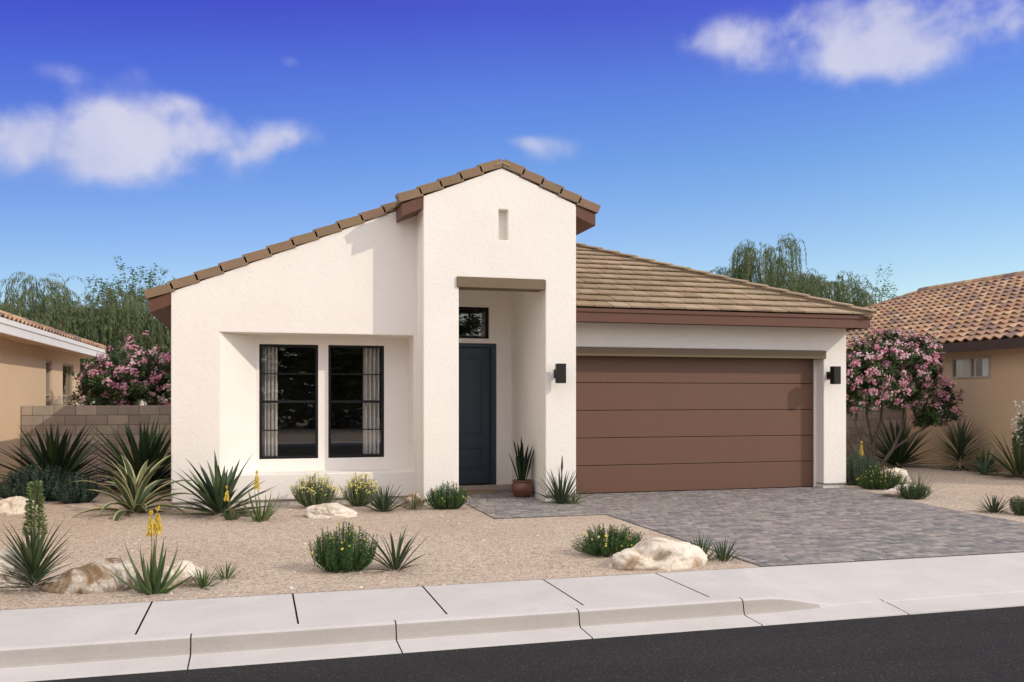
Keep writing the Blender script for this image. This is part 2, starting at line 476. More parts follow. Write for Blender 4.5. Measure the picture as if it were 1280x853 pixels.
# pebbles strewn over the granite
g = MB()
SC = [(.55, .45, .36), (.42, .32, .24), (.66, .58, .48), (.34, .25, .19), (.50, .40, .33), (.72, .66, .58)]
def pebble(g, x, y, z, r):
    a = rnd.uniform(0, 6.28); sx = r * rnd.uniform(.8, 1.4); sy = r * rnd.uniform(.7, 1.1); sz = r * rnd.uniform(.45, .8)
    pts = []
    for (px, py, pz) in ((1, 0, 0), (.4, .9, .1), (-.6, .75, 0), (-1, -.1, .1), (-.4, -.9, 0), (.6, -.8, .1)):
        qx, qy = px * sx * rnd.uniform(.8, 1.1), py * sy * rnd.uniform(.8, 1.1)
        pts.append((x + qx * math.cos(a) - qy * math.sin(a), y + qx * math.sin(a) + qy * math.cos(a), z + pz * sz * .4))
    pts.append((x + sx * .2, y, z + sz)); pts.append((x - sx * .35, y + sy * .1, z + sz * .9))
    g.add(pts, [(0, 1, 6), (1, 2, 7, 6), (2, 3, 7), (3, 4, 7), (4, 5, 6, 7), (5, 0, 6)], jit(rnd.choice(SC), .15))
cnt = 0
while cnt < 9000:
    y = 8.12 + (rnd.random() ** 1.6) * 9.5; x = rnd.uniform(-6, 16.2)
    if in_paved(x, y, .0) or (y > 14.1 and -1.3 < x < 10.7): continue
    r = rnd.uniform(.003, .008) if rnd.random() < .93 else rnd.uniform(.010, .022)
    pebble(g, x, y, ground_z(x, y) - .001, r); cnt += 1
tag(g.build('gravel', M['stone']), kind='stuff')

# ------------------------------------------------------------------ the house
house = empty('house', (3.8, 14.7, 0), 'white stucco single-storey house with brown garage door and tall gabled entry', 'house')
def grid_panel(g, xs, zs, top, holes, y0, y1):
    """wall slab with openings; xs, zs grid stations; the last z is given by top(x)"""
    nz = len(zs)
    def Z(i, j): return top(xs[i]) if j == nz else zs[j]
    keep = {}
    for i in range(len(xs) - 1):
        for j in range(nz):
            xm = (xs[i] + xs[i + 1]) / 2
            zm = (zs[j] + zs[j + 1]) / 2 if j < nz - 1 else zs[j] + 1e-3
            if any(a < xm < b and c < zm < d for a, b, c, d in holes): continue
            keep[(i, j)] = 1
    P = lambda i, j, y: (xs[i], y, Z(i, j))
    for (i, j) in keep:
        g.add([P(i, j, y0), P(i + 1, j, y0), P(i + 1, j + 1, y0), P(i, j + 1, y0)], [(0, 1, 2, 3)])
        g.add([P(i, j, y1), P(i + 1, j, y1), P(i + 1, j + 1, y1), P(i, j + 1, y1)], [(3, 2, 1, 0)])
        for (di, dj, a, b) in ((-1, 0, (i, j + 1), (i, j)), (1, 0, (i + 1, j), (i + 1, j + 1)), (0, -1, (i, j), (i + 1, j)), (0, 1, (i + 1, j + 1), (i, j + 1))):
            if (i + di, j + dj) in keep: continue
            g.add([P(*a, y0), P(*a, y1), P(*b, y1), P(*b, y0)], [(0, 1, 2, 3)])
PITCH = .415
RX = 3.795
# left wing: front wall with the deep window recess
wz = lambda x: 3.30 + PITCH * (x + 1.24)
g = MB()
grid_panel(g, [-1.24, -.544, 2.47, 2.60], [.10, .50, 2.705, 3.0], wz, [(-.544, 2.47, .5, 2.705)], 14.70, 15.30)
g.box(-1.24, -1.0, 15.301, 25.0, .10, 3.30); g.box(-1.0, 10.3, 24.7, 24.999, .10, 3.0)
g.box(10.38, 10.62, 14.981, 24.7, .10, 3.02)
front = g.build('wall', M['stucco'], house, bevel=.012)
# splayed cheek and back of the recess
g = MB()
g.prism([Vector((-.5435, 14.702, .501)), Vector((.0, 15.298, .501)), Vector((-.5435, 15.298, .501))], (0, 0, 2.203))
W1 = (.05, .985, .695, 2.562); W2 = (1.148, 2.068, .705, 2.568)
grid_panel(g, [-.6, W1[0], W1[1], W2[0], W2[1], 2.55], [.4, .70, 2.565], lambda x: 2.8, [(W1[0], W1[1], .70, 2.565), (W2[0], W2[1], .70, 2.565)], 15.299, 15.43)
alc = g.build('window_recess', M['smooth'], house)
# entry tower
tz = lambda x: 5.375 - PITCH * abs(x - RX) - .0
OL, OR, OT = 3.085, 4.525, 3.60
g = MB()
grid_panel(g, [2.52, OL, 3.735, RX, 3.892, OR, 5.05], [.10, OT, 4.22, 4.71], tz, [(OL, OR, .0, OT), (3.735, 3.892, 4.22, 4.71)], 14.10, 14.45)
tow = g.build('entry_tower', M['stucco'], house, bevel=.012)
g = MB()
g.box(3.6, 4.0, 14.24, 14.3, 4.15, 4.8); tw = g.build('niche_back', M['stucco'], tow)
g = MB(); g.box(2.522, 3.05, 14.452, 17.0, .10, 4.86); g.box(4.535, 5.048, 14.452, 18.5, .10, 4.86)
g.box(3.04, 4.55, 14.452, 16.2, 3.63, 3.80)
D = (3.15, 4.255, .10, 2.69); T = (3.17, 4.115, 2.775, 3.352)
grid_panel(g, [3.04, D[0], T[0], T[1], D[1], 4.56], [.09, D[3], T[2], T[3]], lambda x: 3.64, [(D[0], D[1], .0, D[3]), (T[0], T[1], T[2], T[3])], 16.2, 16.42)
por = g.build('porch_wall', M['porch'], house)
# garage front
g = MB()
grid_panel(g, [5.06, 5.2, 10.135, 10.62], [.10, 2.565, 2.8], lambda x: 3.02, [(5.2, 10.135, .0, 2.565)], 14.72, 14.98)
gw = g.build('garage_wall', M['stucco'], house, bevel=.012)
# weep screed line and footing
for bx in ((-1.225, 2.51, 14.72, 15.0), (2.54, OL, 14.125, 14.7), (OR, 5.03, 14.125, 14.7), (10.14, 10.60, 14.742, 15.0), (10.36, 10.601, 15.001, 24.6), (-1.224, -1.0, 15.002, 24.6), (4.54, 5.03, 14.702, 16.2), (3.0, 3.05, 14.702, 16.2)):
    g = MB(); g.box(*bx, -.1, .088); g.build('footing', M['footing'], house)
for bx in ((-1.245, 2.515, 14.694, 14.75), (2.515, OL - .002, 14.094, 14.15), (OR + .002, 5.055, 14.094, 14.15), (10.137, 10.626, 14.714, 14.75)):
    g = MB(); g.box(*bx, .088, .099); g.build('weep_screed', M['screed'], house)
# lintels
g = MB(); g.box(3.05, 4.50, 14.065, 14.44, 3.442, 3.610); g.build('lintel', M['beam'], house, bevel=.006)
g = MB(); g.box(5.10, 10.172, 14.690, 14.96, 2.415, 2.562); g.build('lintel', M['beam'], house, bevel=.006)
# porch threshold
g = MB(); g.box(3.09, 4.53, 16.05, 16.22, .0, .10); g.build('threshold', M['threshold'], house, bevel=.006)

# --- front door
g = MB()
jam = .09
g.box(D[0], D[0] + jam, 16.24, 16.40, .10, D[3]); g.box(D[1] - jam, D[1], 16.24, 16.40, .10, D[3]); g.box(D[0] + jam, D[1] - jam, 16.24, 16.40, D[3] - .07, D[3])
g.box(D[0] + .05, D[0] + jam + .02, 16.29, 16.39, .11, D[3] - .06); g.box(D[1] - jam - .02, D[1] - .05, 16.29, 16.39, .11, D[3] - .06)
fd = g.build('front_door', M['navy'], house, bevel=.004)
x0, x1 = D[0] + jam, D[1] - jam
g = MB()
zt = D[3] - .07; st = .14
g.box(x0, x0 + st, 16.32, 16.37, .11, zt); g.box(x1 - st, x1, 16.32, 16.37, .11, zt)
g.box(x0 + st, x1 - st, 16.32, 16.37, .11, .33); g.box(x0 + st, x1 - st, 16.32, 16.37, .80, .98); g.box(x0 + st, x1 - st, 16.32, 16.37, zt - .17, zt)
for a, b in ((.33, .80), (.98, zt - .17)):
    g.box(x0 + st, x1 - st, 16.345, 16.37, a, b)
    for k, (i, d) in enumerate(((.0, .328), (.055, .332))):
        # moulded frame round each panel, then the raised field
        pass
    xa, xb = x0 + st, x1 - st
    for (p, q, r, s2) in ((xa, xb, a, a + .03), (xa, xb, b - .03, b), (xa, xa + .03, a + .03, b - .03), (xb - .03, xb, a + .03, b - .03)):
        g.box(p, q, 16.326, 16.345, r, s2)
    g.box(xa + .07, xb - .07, 16.333, 16.345, a + .07, b - .07)
dl = g.build('door_leaf', M['navy'], fd, bevel=.004)
g = MB()
g.box(x0 + .045, x0 + .095, 16.305, 16.32, .98, 1.26); g.tube([(x0 + .07, 16.305, 1.22), (x0 + .07, 16.26, 1.20), (x0 + .07, 16.26, 1.06), (x0 + .07, 16.305, 1.03)], .009, 8)
g.build('handle', M['black'], fd)

def window(name, x0, x1, z0, z1, yf, bars_h, bars_v, fr=.042, parent=house):
    """black metal frame with glass and bars"""
    g = MB()
    g.box(x0, x1, yf, yf + .07, z0, z0 + fr); g.box(x0, x1, yf, yf + .07, z1 - fr, z1)
    g.box(x0, x0 + fr, yf, yf + .07, z0 + fr, z1 - fr); g.box(x1 - fr, x1, yf, yf + .07, z0 + fr, z1 - fr)
    w = g.build(name, M['black'], parent, bevel=.003)
    g = MB(); g.box(x0 + fr - .004, x1 - fr + .004, yf + .034, yf + .040, z0 + fr - .004, z1 - fr + .004); g.build('pane', M['glass'], w)
    for z, t in bars_h:
        g = MB(); g.box(x0 + fr, x1 - fr, yf + .018, yf + .055, z - t / 2, z + t / 2); g.build('glazing_bar', M['black'], w)
    for x, t in bars_v:
        g = MB(); g.box(x - t / 2, x + t / 2, yf + .020, yf + .052, z0 + fr, z1 - fr); g.build('glazing_bar', M['black'], w)
    return w
def curtain(w, x0, x1, y, z0, z1, folds, edge=0):
    g = MB(); n = folds * 18; vs = []
    for i in range(n + 1):
        u = i / n; x = x0 + (x1 - x0) * u
        ph = u * folds * 2 * math.pi
        for z in (z0, (z0 + z1) / 2, z1):
            amp = .065 + .006 * math.sin(ph * .37 + z)
            vs.append((x + .006 * math.sin(2 * ph), y + amp * math.tanh(2.2 * math.sin(ph + .25 * math.sin(z * 1.3))), z))
    for i in range(n):
        for k in range(2): g.add([vs[i * 3 + k], vs[i * 3 + 3 + k], vs[i * 3 + 4 + k], vs[i * 3 + 1 + k]], [(0, 1, 2, 3)])
    return g.build('curtain', M['curtain'], w, smooth=True, weld=True)
zm = 1.63
w1 = window('window', W1[0], W1[1], W1[2] + .002, W1[3], 15.305, [(zm, .042), (2.085, .018), (1.165, .018)], [])
curtain(w1, W1[0] + .05, W1[0] + .29, 15.475, .74, 2.53, 4)
w2 = window('window', W2[0], W2[1], W2[2] + .002, W2[3], 15.305, [(zm, .042), (2.085, .018), (1.165, .018)], [])
curtain(w2, W2[1] - .33, W2[1] - .05, 15.475, .75, 2.53, 4)
tr = window('transom_window', T[0], T[1], T[2], T[3], 16.26, [((T[2] + T[3]) / 2, .02)], [(T[0] + .30, .02), (T[1] - .345, .02)])
# rooms behind the glass
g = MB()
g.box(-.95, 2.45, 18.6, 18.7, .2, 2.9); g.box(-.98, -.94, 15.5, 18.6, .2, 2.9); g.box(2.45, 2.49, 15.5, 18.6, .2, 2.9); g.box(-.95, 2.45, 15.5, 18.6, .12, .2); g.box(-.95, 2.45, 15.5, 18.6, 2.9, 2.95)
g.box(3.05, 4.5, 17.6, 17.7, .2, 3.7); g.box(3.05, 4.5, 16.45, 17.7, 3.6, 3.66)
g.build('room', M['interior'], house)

# --- garage door: five flush sections
gd = None
g = MB(); g.box(5.15, 10.134, 15.02, 15.06, .0, 2.47); gd = g.build('garage_door', M['gap'], house)
hs = .484
for k in range(5):
    g = MB(); g.box(5.21, 10.131, 14.985, 15.019, .022 + k * hs + .005, .022 + (k + 1) * hs - .005)
    g.build('door_panel', M['garage'], gd, bevel=.005)
g = MB(); g.box(10.095, 10.1345, 14.962, 14.984, .02, 2.414); g.build('door_stop', M['smooth'], gd)

# --- wall lamps
def wall_lamp(cx, yw, z0, z1):
    g = MB(); g.box(cx - .072, cx + .072, yw - .265, yw - .135, z0, z1)
    l = g.build('wall_lamp', M['lamp'], house, bevel=.006)
    zc = (z0 + z1) / 2
    g = MB(); g.box(cx - .05, cx + .05, yw - .018, yw - .001, zc - .07, zc + .07); g.box(cx - .03, cx + .03, yw - .136, yw - .017, zc - .03, zc + .03)
    g.build('bracket', M['lamp'], l, bevel=.004)
    g = MB(); g.box(cx - .055, cx + .055, yw - .25, yw - .15, z0 - .004, z0 - .0005); g.build('diffuser', M['white'], l)
wall_lamp(4.715, 14.10, 1.93, 2.243)
wall_lamp(10.245, 14.72, 1.945, 2.27)

# --- roofs
TC = [(.355, .262, .172), (.385, .285, .19), (.325, .238, .155), (.405, .305, .205), (.34, .245, .155)]
def clip(poly, n, d):
    out = []
    for i in range(len(poly)):
        a, b = poly[i], poly[(i + 1) % len(poly)]
        da = a[0] * n[0] + a[1] * n[1] - d; db = b[0] * n[0] + b[1] * n[1] - d
        if da <= 0: out.append(a)
        if (da < 0) != (db < 0) and abs(da - db) > 1e-9:
            t = da / (da - db); out.append((a[0] + (b[0] - a[0]) * t, a[1] + (b[1] - a[1]) * t))
    return out
def tile_field(g, O, E, U, length, rise, clips, expo=.372, tw=.33, lap=.07, thick=.027, lift=.054):
    """O eave corner, E along the eave, U up the slope: courses of flat tiles clipped to half-planes in (e, u)"""
    O, E, U = Vector(O), Vector(E).normalized(), Vector(U).normalized()
    N = E.cross(U).normalized()
    if N.z < 0: N = -N
    k = 0; u = -.03
    while u < rise:
        e = -(.5 * tw if k % 2 else 0) - .01
        while e < length:
            gap = .007
            p = [(e + gap, u), (e + tw - gap, u), (e + tw - gap, u + expo + lap), (e + gap, u + expo + lap)]
            for n, d in clips:
                p = clip(p, n, d)
                if len(p) < 3: break
            if len(p) >= 3:
                h = lambda q: lift - (lift - .004) * ((q[1] - u) / (expo + lap))
                dz = rnd.uniform(-.002, .003)
                bot = [O + E * q[0] + U * q[1] + N * (h(q) + dz) for q in p]
                g.prism(bot, N * thick, jit(rnd.choice(TC), .10, .03))
            e += tw
        u += expo; k += 1
def caps(g, A, B, n, w, h, E1, E2, step=.40, thick=.022, end=0):
    """hip or ridge caps from A to B: overlapping inverted troughs; E1/E2 side directions"""
    A, B = Vector(A), Vector(B); L = (B - A).length; d = (B - A).normalized()
    E1, E2 = Vector(E1).normalized(), Vector(E2).normalized()
    N = Vector((0, 0, 1)); N = (N - d * N.dot(d)).normalized()
    k = 0; s = -.04
    while s < L:
        e = min(s + step + .07, L + .05)
        c = jit(rnd.choice(TC), .10, .03)
        a0 = A + d * s + N * (h + .035); b0 = A + d * e + N * (h + .004)
        sec = lambda p, ww: [p, p + E1 * ww, p + E1 * ww - N * thick, p - N * thick, p + E2 * ww - N * thick, p + E2 * ww]
        sa, sb = sec(a0, w), sec(b0, w * .93)
        vs = sa + sb
        fs = [(0, 1, 7, 6), (1, 2, 8, 7), (2, 3, 9, 8), (3, 4, 10, 9), (4, 5, 11, 10), (5, 0, 6, 11), (0, 5, 4, 3), (0, 3, 2, 1), (6, 9, 10, 11), (6, 7, 8, 9)]
        g.add(vs, fs, c)
        s += step; k += 1

SL = math.sqrt(1 + PITCH * PITCH)
# garage hip roof: eave front y=14.15, right eave x=10.72
EX, EY, EZ = 10.72, 14.16, 3.16
HS = 4.45                                   # plan run of the hip
g = MB()
hipC = (EX - HS, EY + HS, EZ + PITCH * HS)
# front slope: u measured along slope, e from left (x=4.9) to EX
x_l = 5.056
n_ = Vector((1, SL ** 0, 0))
tile_field(g, (x_l, EY, EZ), (1, 0, 0), (0, 1, PITCH), EX - x_l, HS * SL, [((1, 1 / SL), EX - x_l), ((0, 1), HS * SL)])
# right slope
tile_field(g, (EX, EY, EZ), (0, 1, 0), (-1, 0, PITCH), 9.2, HS * SL, [((-1, 1 / SL), 0), ((1, 1 / SL), 2 * HS), ((0, 1), HS * SL)])
# ridge run to the main roof and back slope
tile_field(g, (EX, EY + 2 * HS, EZ), (-1, 0, 0), (0, -1, PITCH), EX - 5.0, HS * SL, [((-1, 1 / SL), 0), ((0, 1), HS * SL)])
# main gable, left slope behind the front wall
MZ = lambda x: 3.335 + PITCH * (min(x, 2 * RX - x) + 1.24)
LE = -1.565
tile_field(g, (LE, 25.05, MZ(LE) - .03), (0, -1, 0), (1, 0, PITCH), 10.32, (RX - LE) * SL, [((0, 1), (RX - LE) * SL), ((1, 0), 10.32)])
xr = 9.2
tile_field(g, (xr, 18.4, MZ(xr) - .03), (0, 1, 0), (-1, 0, PITCH), 6.65, (xr - RX) * SL, [((0, 1), (xr - RX) * SL)])
roof = g.build('roof', M['tile'], house)
def cap_run(parent, A, B, w, h, E1, E2, drop):
    g = MB(); A, B = Vector(A), Vector(B)
    caps(g, A, B, 8, w, h, E1, E2)
    d = (B - A).normalized(); N = Vector((0, 0, 1)); N = (N - d * N.dot(d)).normalized()
    e1, e2 = Vector(E1).normalized(), Vector(E2).normalized()
    top = N * (h - .012)
    A2 = A + d * .02; B2 = B - d * .02
    tri = [A2 + top, A2 + top + e1 * w * .86, A2 - N * .05 + e1 * w * .8, A2 - N * .05 + e2 * w * .8, A2 + top + e2 * w * .86]
    g.prism(tri, B2 - A2, (.28, .21, .14))
    return g.build('ridge_cap', M['tile'], parent)
cap_run(roof, (EX + .02, EY - .02, EZ + .05), (hipC[0], hipC[1], hipC[2] + .03), .18, .060, (-.7, -.7, -.20), (.7, .7, -.20), 0)
cap_run(roof, (hipC[0] + .1, hipC[1], hipC[2]), (5.0, hipC[1], hipC[2]), .15, .06, (0, -1, -.38), (0, 1, -.38), 0)
cap_run(roof, (EX, EY + 2 * HS, EZ + .03), hipC, .15, .045, (-.7, .7, -.20), (.7, -.7, -.20), 0)
cap_run(roof, (RX, 16.8, MZ(RX)), (RX, 25, MZ(RX)), .15, .05, (-1, 0, -.38), (1, 0, -.38), 0)
# under-decks so no light leaks through the tiles
g = MB()
g.add([(x_l, EY + .05, EZ - .02), (EX - .05, EY + .05, EZ - .02), (EX - .05, EY + 2 * HS - .05, EZ - .02), (x_l, EY + 2 * HS - .05, EZ - .02), (x_l, hipC[1], hipC[2] - .03), (hipC[0], hipC[1], hipC[2] - .03)],
      [(0, 1, 5, 4), (1, 2, 5), (2, 3, 4, 5)])
g.add([(LE + .02, 15.0, MZ(LE) - .06), (RX, 15.0, MZ(RX) - .06), (RX, 25, MZ(RX) - .06), (LE + .02, 25, MZ(LE) - .06), (xr, 17.2, MZ(xr) - .06), (xr, 25, MZ(xr) - .06), (RX, 17.2, MZ(RX) - .06)],
      [(0, 1, 2, 3), (6, 4, 5, 2)])
g.build('roof_deck', M['fascia'], roof)
# garage eave: stepped fascia and level soffit
FB = 2.955
g = MB()
g.box(5.052, EX, EY, EY + .035, FB, 3.115); g.box(5.052, EX + .022, EY - .022, EY + .03, 3.116, 3.175)
g.box(EX - .035, EX, EY + .036, EY + 2 * HS, FB, 3.115); g.box(EX - .03, EX + .022, EY + .031, EY + 2 * HS, 3.116, 3.175)
g.box(5.052, EX, EY + 2 * HS + .001, EY + 2 * HS + .035, FB, 3.115)
g.build('fascia', M['fascia'], house)
g = MB(); g.box(5.055, EX - .036, EY + .037, 14.74, 2.985, 3.015); g.box(10.6, EX - .036, 14.741, EY + 2 * HS, 2.985, 3.015)
g.build('soffit', M['fascia'], house)
# left wing eave: sloping boxed overhang running back
def sl(x): return MZ(x) - .045
g = MB()
g.prism([Vector((LE + .02, 14.703, sl(LE + .02))), Vector((LE + .02, 14.703, sl(LE + .02) - .185)), Vector((-1.242, 14.703, sl(-1.242) - .185)), Vector((-1.242, 14.703, sl(-1.242)))], (0, 10.3, 0))
g.build('fascia', M['fascia'], house)
# tower eaves, both sides
tE = .335
def tl(x): return 5.375 - PITCH * abs(x - RX) + .0
for sx in (-1, 1):
    xw = 2.518 if sx < 0 else 5.052
    xo = xw + sx * tE
    g = MB()
    g.prism([Vector((xo, 14.103, tl(xo))), Vector((xo, 14.103, tl(xo) - .185)), Vector((xw, 14.103, tl(xw) - .185)), Vector((xw, 14.103, tl(xw)))], (0, 3.2, 0))
    g.build('fascia', M['fascia'], house)
# rake tiles along the gables
def rake(g, xa, za, xb, zb, yf, n, depth=.20, hgt=.138):
    A = Vector((xa, yf, za)); B = Vector((xb, yf, zb)); d = (B - A); L = d.length; d.normalize()
    N = Vector((-d.z, 0, d.x));
    if N.z < 0: N = -N
    st = L / n
    for k in range(n):
        s0 = k * st - .004; s1 = (k + 1) * st + .035
        p0 = A + d * s0; p1 = A + d * s1
        lo0, hi0 = .030, hgt + .030; lo1, hi1 = -.004, hgt - .004
        c = jit((.25, .17, .108), .07, .03)
        pr = [p0 + N * lo0, p1 + N * lo1, p1 + N * hi1, p0 + N * hi0]
        g.prism(pr, (0, depth, 0), c)
g = MB()
rake(g, LE - .005, sl(LE), 2.36, sl(2.36), 14.672, 11)
g.build('rake_tile', M['raketile'], house, bevel=.006)
g = MB()
tR = 5.052 + tE; tL = 2.518 - tE
rake(g, tL - .02, tl(tL - .02) + .004, RX - .012, tl(RX) + .004, 14.072, 5)
rake(g, tR + .02, tl(tR + .02) + .004, RX + .012, tl(RX) + .004, 14.072, 5)
rt = g.build('rake_tile', M['raketile'], house, bevel=.006)
# tower slopes
g = MB()
tile_field(g, (tL, 17.4, tl(tL) + .0), (0, -1, 0), (1, 0, PITCH), 3.12, (RX - tL) * SL, [((0, 1), (RX - tL) * SL - .01), ((1, 0), 3.12)])
tile_field(g, (tR, 14.28, tl(tR) + .0), (0, 1, 0), (-1, 0, PITCH), 3.12, (tR - RX) * SL, [((0, 1), (tR - RX) * SL - .01), ((1, 0), 3.12)])
caps(g, (RX, 14.10, tl(RX) + .0), (RX, 17.3, tl(RX) + .0), 8, .13, .055, (-1, 0, -.40), (1, 0, -.40))
g.add([(tL + .02, 14.3, tl(tL) - .002), (RX, 14.3, tl(RX) - .002), (RX, 17.4, tl(RX) - .002), (tL + .02, 17.4, tl(tL) - .002), (tR - .02, 14.3, tl(tR) - .002), (tR - .02, 17.4, tl(tR) - .002)], [(0, 1, 2, 3), (1, 4, 5, 2)], TC[0])
g.build('roof', M['tile'], house)
g = MB(); g.prism([Vector((tL + .02, 17.3, tl(tL))), Vector((tL + .02, 17.3, 4.3)), Vector((tR - .02, 17.3, 4.3)), Vector((tR - .02, 17.3, tl(tR))), Vector((RX, 17.3, tl(RX)))], (0, .06, 0)); g.build('gable_back', M['stucco'], house)

# ------------------------------------------------------------------ neighbours
STC = [(.40, .235, .14), (.45, .275, .17), (.35, .20, .12), (.42, .26, .165), (.23, .155, .13), (.30, .19, .14), (.48, .31, .20)]
def s_roof(g, O, E, U, length, rise, elo, ehi, tw=.29, expo=.36, amp=.066):
    """S-tiles: barrels running up the slope, a step at each course. elo(u), ehi(u) give the limits of the eave run"""
    O, E, U = Vector(O), Vector(E).normalized(), Vector(U).normalized(); N = E.cross(U).normalized()
    if N.z < 0: N = -N
    nc = int(rise / expo)
    prof = [0, .18, .42, .75, .98, 1.0, .80, .45, .18]
    ns = len(prof)
    for k in range(nc + 1):
        u0 = k * expo; u1 = min(u0 + expo + .03, rise + .02)
        e = 0.
        while e < length:
            c = jit(rnd.choice(STC), .12, .05)
            if elo(u0) <= e and e + tw <= ehi(u0) + tw * .5:
                vs = []
                for i in range(ns + 1):
                    pe = e + tw * i / ns; hz = prof[i % ns] * amp
                    vs.append(O + E * pe + U * u0 + N * (hz + .050)); vs.append(O + E * pe + U * u1 + N * (hz * .85 + .004))
                    vs.append(O + E * pe + U * u0 + N * (hz + .026))
                fs = []
                for i in range(ns):
                    a = i * 3; b = a + 3
                    fs.append((a, b, b + 1, a + 1)); fs.append((a + 2, b + 2, b, a))
                g.add(vs, fs, c)
            e += tw
# right house
rh = empty('house', (18, 18, 0), 'tan stucco house with orange clay tile roof, right of the white house', 'house')
g = MB()
RWX = 16.4
RWY = (17.36, 18.57, 2.16, 2.65)
def side_wall(g, x, ys, zs, holes, x2):
    """wall in the y-z plane with openings"""
    h = MB(); grid_panel(h, ys, zs[:-1], lambda q: zs[-1], holes, 0, 1)
    for f in h.f:
        g.add([((x if h.v[i][1] == 0 else x2), h.v[i][0], h.v[i][2]) for i in f], [tuple(range(len(f)))])
side_wall(g, RWX, [12.3, 17.36, 18.57, 28.5], [-.1, 2.16, 2.65, 3.05], [(17.36, 18.57, 2.16, 2.65)], RWX + .2)
g.box(RWX + .201, 26, 12.3, 12.5, -.1, 3.05); g.box(RWX + .201, 26, 28.3, 28.5, -.1, 3.05); g.box(25.8, 26, 12.501, 28.299, -.1, 3.05)
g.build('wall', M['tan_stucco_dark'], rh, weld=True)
g = MB()
RE = 15.9; RZ = 2.97; RR = 21.25
rs = (RR - RE) * SL
y_f, y_b = 11.9, 30.5
s_roof(g, (RE, y_f, RZ), (0, 1, 0), (-0.0 + 1, 0, PITCH), y_b - y_f, rs, lambda u: u / SL * .0, lambda u: (y_b - y_f) - max(0, u / SL))
rroof = g.build('roof', M['spanish'], rh, smooth=False)
g = MB()
g.add([(RE + .03, y_f + .03, RZ), (RR, y_f + .03, RZ + PITCH * (RR - RE)), (RR, y_b - (RR - RE), RZ + PITCH * (RR - RE)), (RE + .03, y_b, RZ), (26.6, y_f + .03, RZ), (26.6, y_b, RZ)], [(0, 1, 2, 3), (1, 4, 5, 2), (2, 5, 3)])
g.prism([Vector((RE + .4, y_f + .42, RZ - .1)), Vector((26.2, y_f + .42, RZ - .1)), Vector((26.2, y_f + .42, RZ + .0)), Vector((RR, y_f + .42, RZ - .02 + PITCH * (RR - RE))), Vector((RE + .4, y_f + .42, RZ + .1))], (0, .2, 0))
g.build('roof_deck', M['tan_stucco_dark'], rroof)
g = MB()
def barrel(g, A, B, r, step=.4, cols=STC):
    A, B = Vector(A), Vector(B); d = (B - A); L = d.length; d.normalize(); s = 0
    while s < L:
        c = jit(rnd.choice(cols), .12, .04)
        g.tube([A + d * s, A + d * (s + step + .03)], [r * 1.08, r * .95], 10, c); s += step
barrel(g, (RR, y_f, RZ + PITCH * (RR - RE) + .03), (RR, y_b - (RR - RE), RZ + PITCH * (RR - RE) + .03), .12)
g.build('ridge_cap', M['spanish'], rroof, smooth=True); g = MB()
barrel(g, (RE, y_b, RZ + .03), (RR, y_b - (RR - RE), RZ + PITCH * (RR - RE) + .03), .11)
g.build('ridge_cap', M['spanish'], rroof, smooth=True)
g = MB(); g.box(RE - .01, RE + .03, y_f, y_b, RZ - .20, RZ + .012); g.box(RE + .031, RWX + .1, y_f, y_b, RZ - .03, RZ - .01)
g.build('fascia', mk('dark_brown_paint', (.055, .034, .024), .6, .1), rh)
g = MB(); ya, yb, za, zb = RWY
g.box(RWX - .03, RWX + .05, ya, yb, za, za + .04); g.box(RWX - .03, RWX + .05, ya, yb, zb - .04, zb); g.box(RWX - .03, RWX + .05, ya, ya + .04, za + .04, zb - .04); g.box(RWX - .03, RWX + .05, yb - .04, yb, za + .04, zb - .04); g.box(RWX - .02, RWX + .05, (ya + yb) / 2 - .02, (ya + yb) / 2 + .02, za + .04, zb - .04)
wn = g.build('window', M['beige'], rh)
g = MB(); g.box(RWX + .02, RWX + .026, ya + .03, yb - .03, za + .03, zb - .03); g.build('pane', M['glass'], wn)
g = MB(); g.box(RWX + .16, RWX + .17, (ya + yb) / 2 + .02, yb, za, zb); g.build('reflection_sheet', mk('beige_reflection', (.42, .36, .29), .8, .05), wn)  # beige sheet inside the left pane, its colour standing in for a reflection
vs = []
g = MB(); n = 24
for i in range(n + 1):
    y = ya + .03 + (.34) * i / n
    for z in (za, zb): vs.append((RWX + .12 + .02 * math.sin(i * 1.6), y, z))
for i in range(n): g.add([vs[i * 2], vs[i * 2 + 2], vs[i * 2 + 3], vs[i * 2 + 1]], [(0, 1, 2, 3)])
g.build('curtain', M['curtain'], wn)
g = MB(); g.box(RWX + .6, RWX + .65, 16.5, 19.5, 1.5, 3.0); g.build('room', M['dark'], rh)

# left house
lh = empty('house', (-8, 18, 0), 'beige stucco house with white fascia at the left edge', 'house')
LWX = -4.6
lw = MB()
side_wall(lw, LWX, [9.0, 22.85, 23.45, 24.7, 26.1, 27.0], [-.1, .95, 2.55, 2.96], [(22.85, 23.45, .95, 2.55), (24.7, 26.1, .95, 2.55)], LWX - .2)
lw.box(-16, LWX - .201, 26.8, 27, -.1, 2.96); lw.box(-16, LWX - .201, 9.0, 9.2, -.1, 2.96); lw.box(-16, -15.8, 9.201, 26.799, -.1, 2.96)
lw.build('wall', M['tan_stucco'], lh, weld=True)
LEX, LEZ, LYB, LYF = -4.08, 2.99, 27.5, 8.4
LPI = .35; LSL = math.sqrt(1 + LPI * LPI)
g = MB()
lr = 5.2
s_roof(g, (LEX, LYB, LEZ), (0, -1, 0), (-1, 0, LPI), LYB - LYF, lr * LSL, lambda u: u / LSL, lambda u: (LYB - LYF) - u / LSL)
lroof = g.build('roof', M['spanish'], lh)
g = MB()
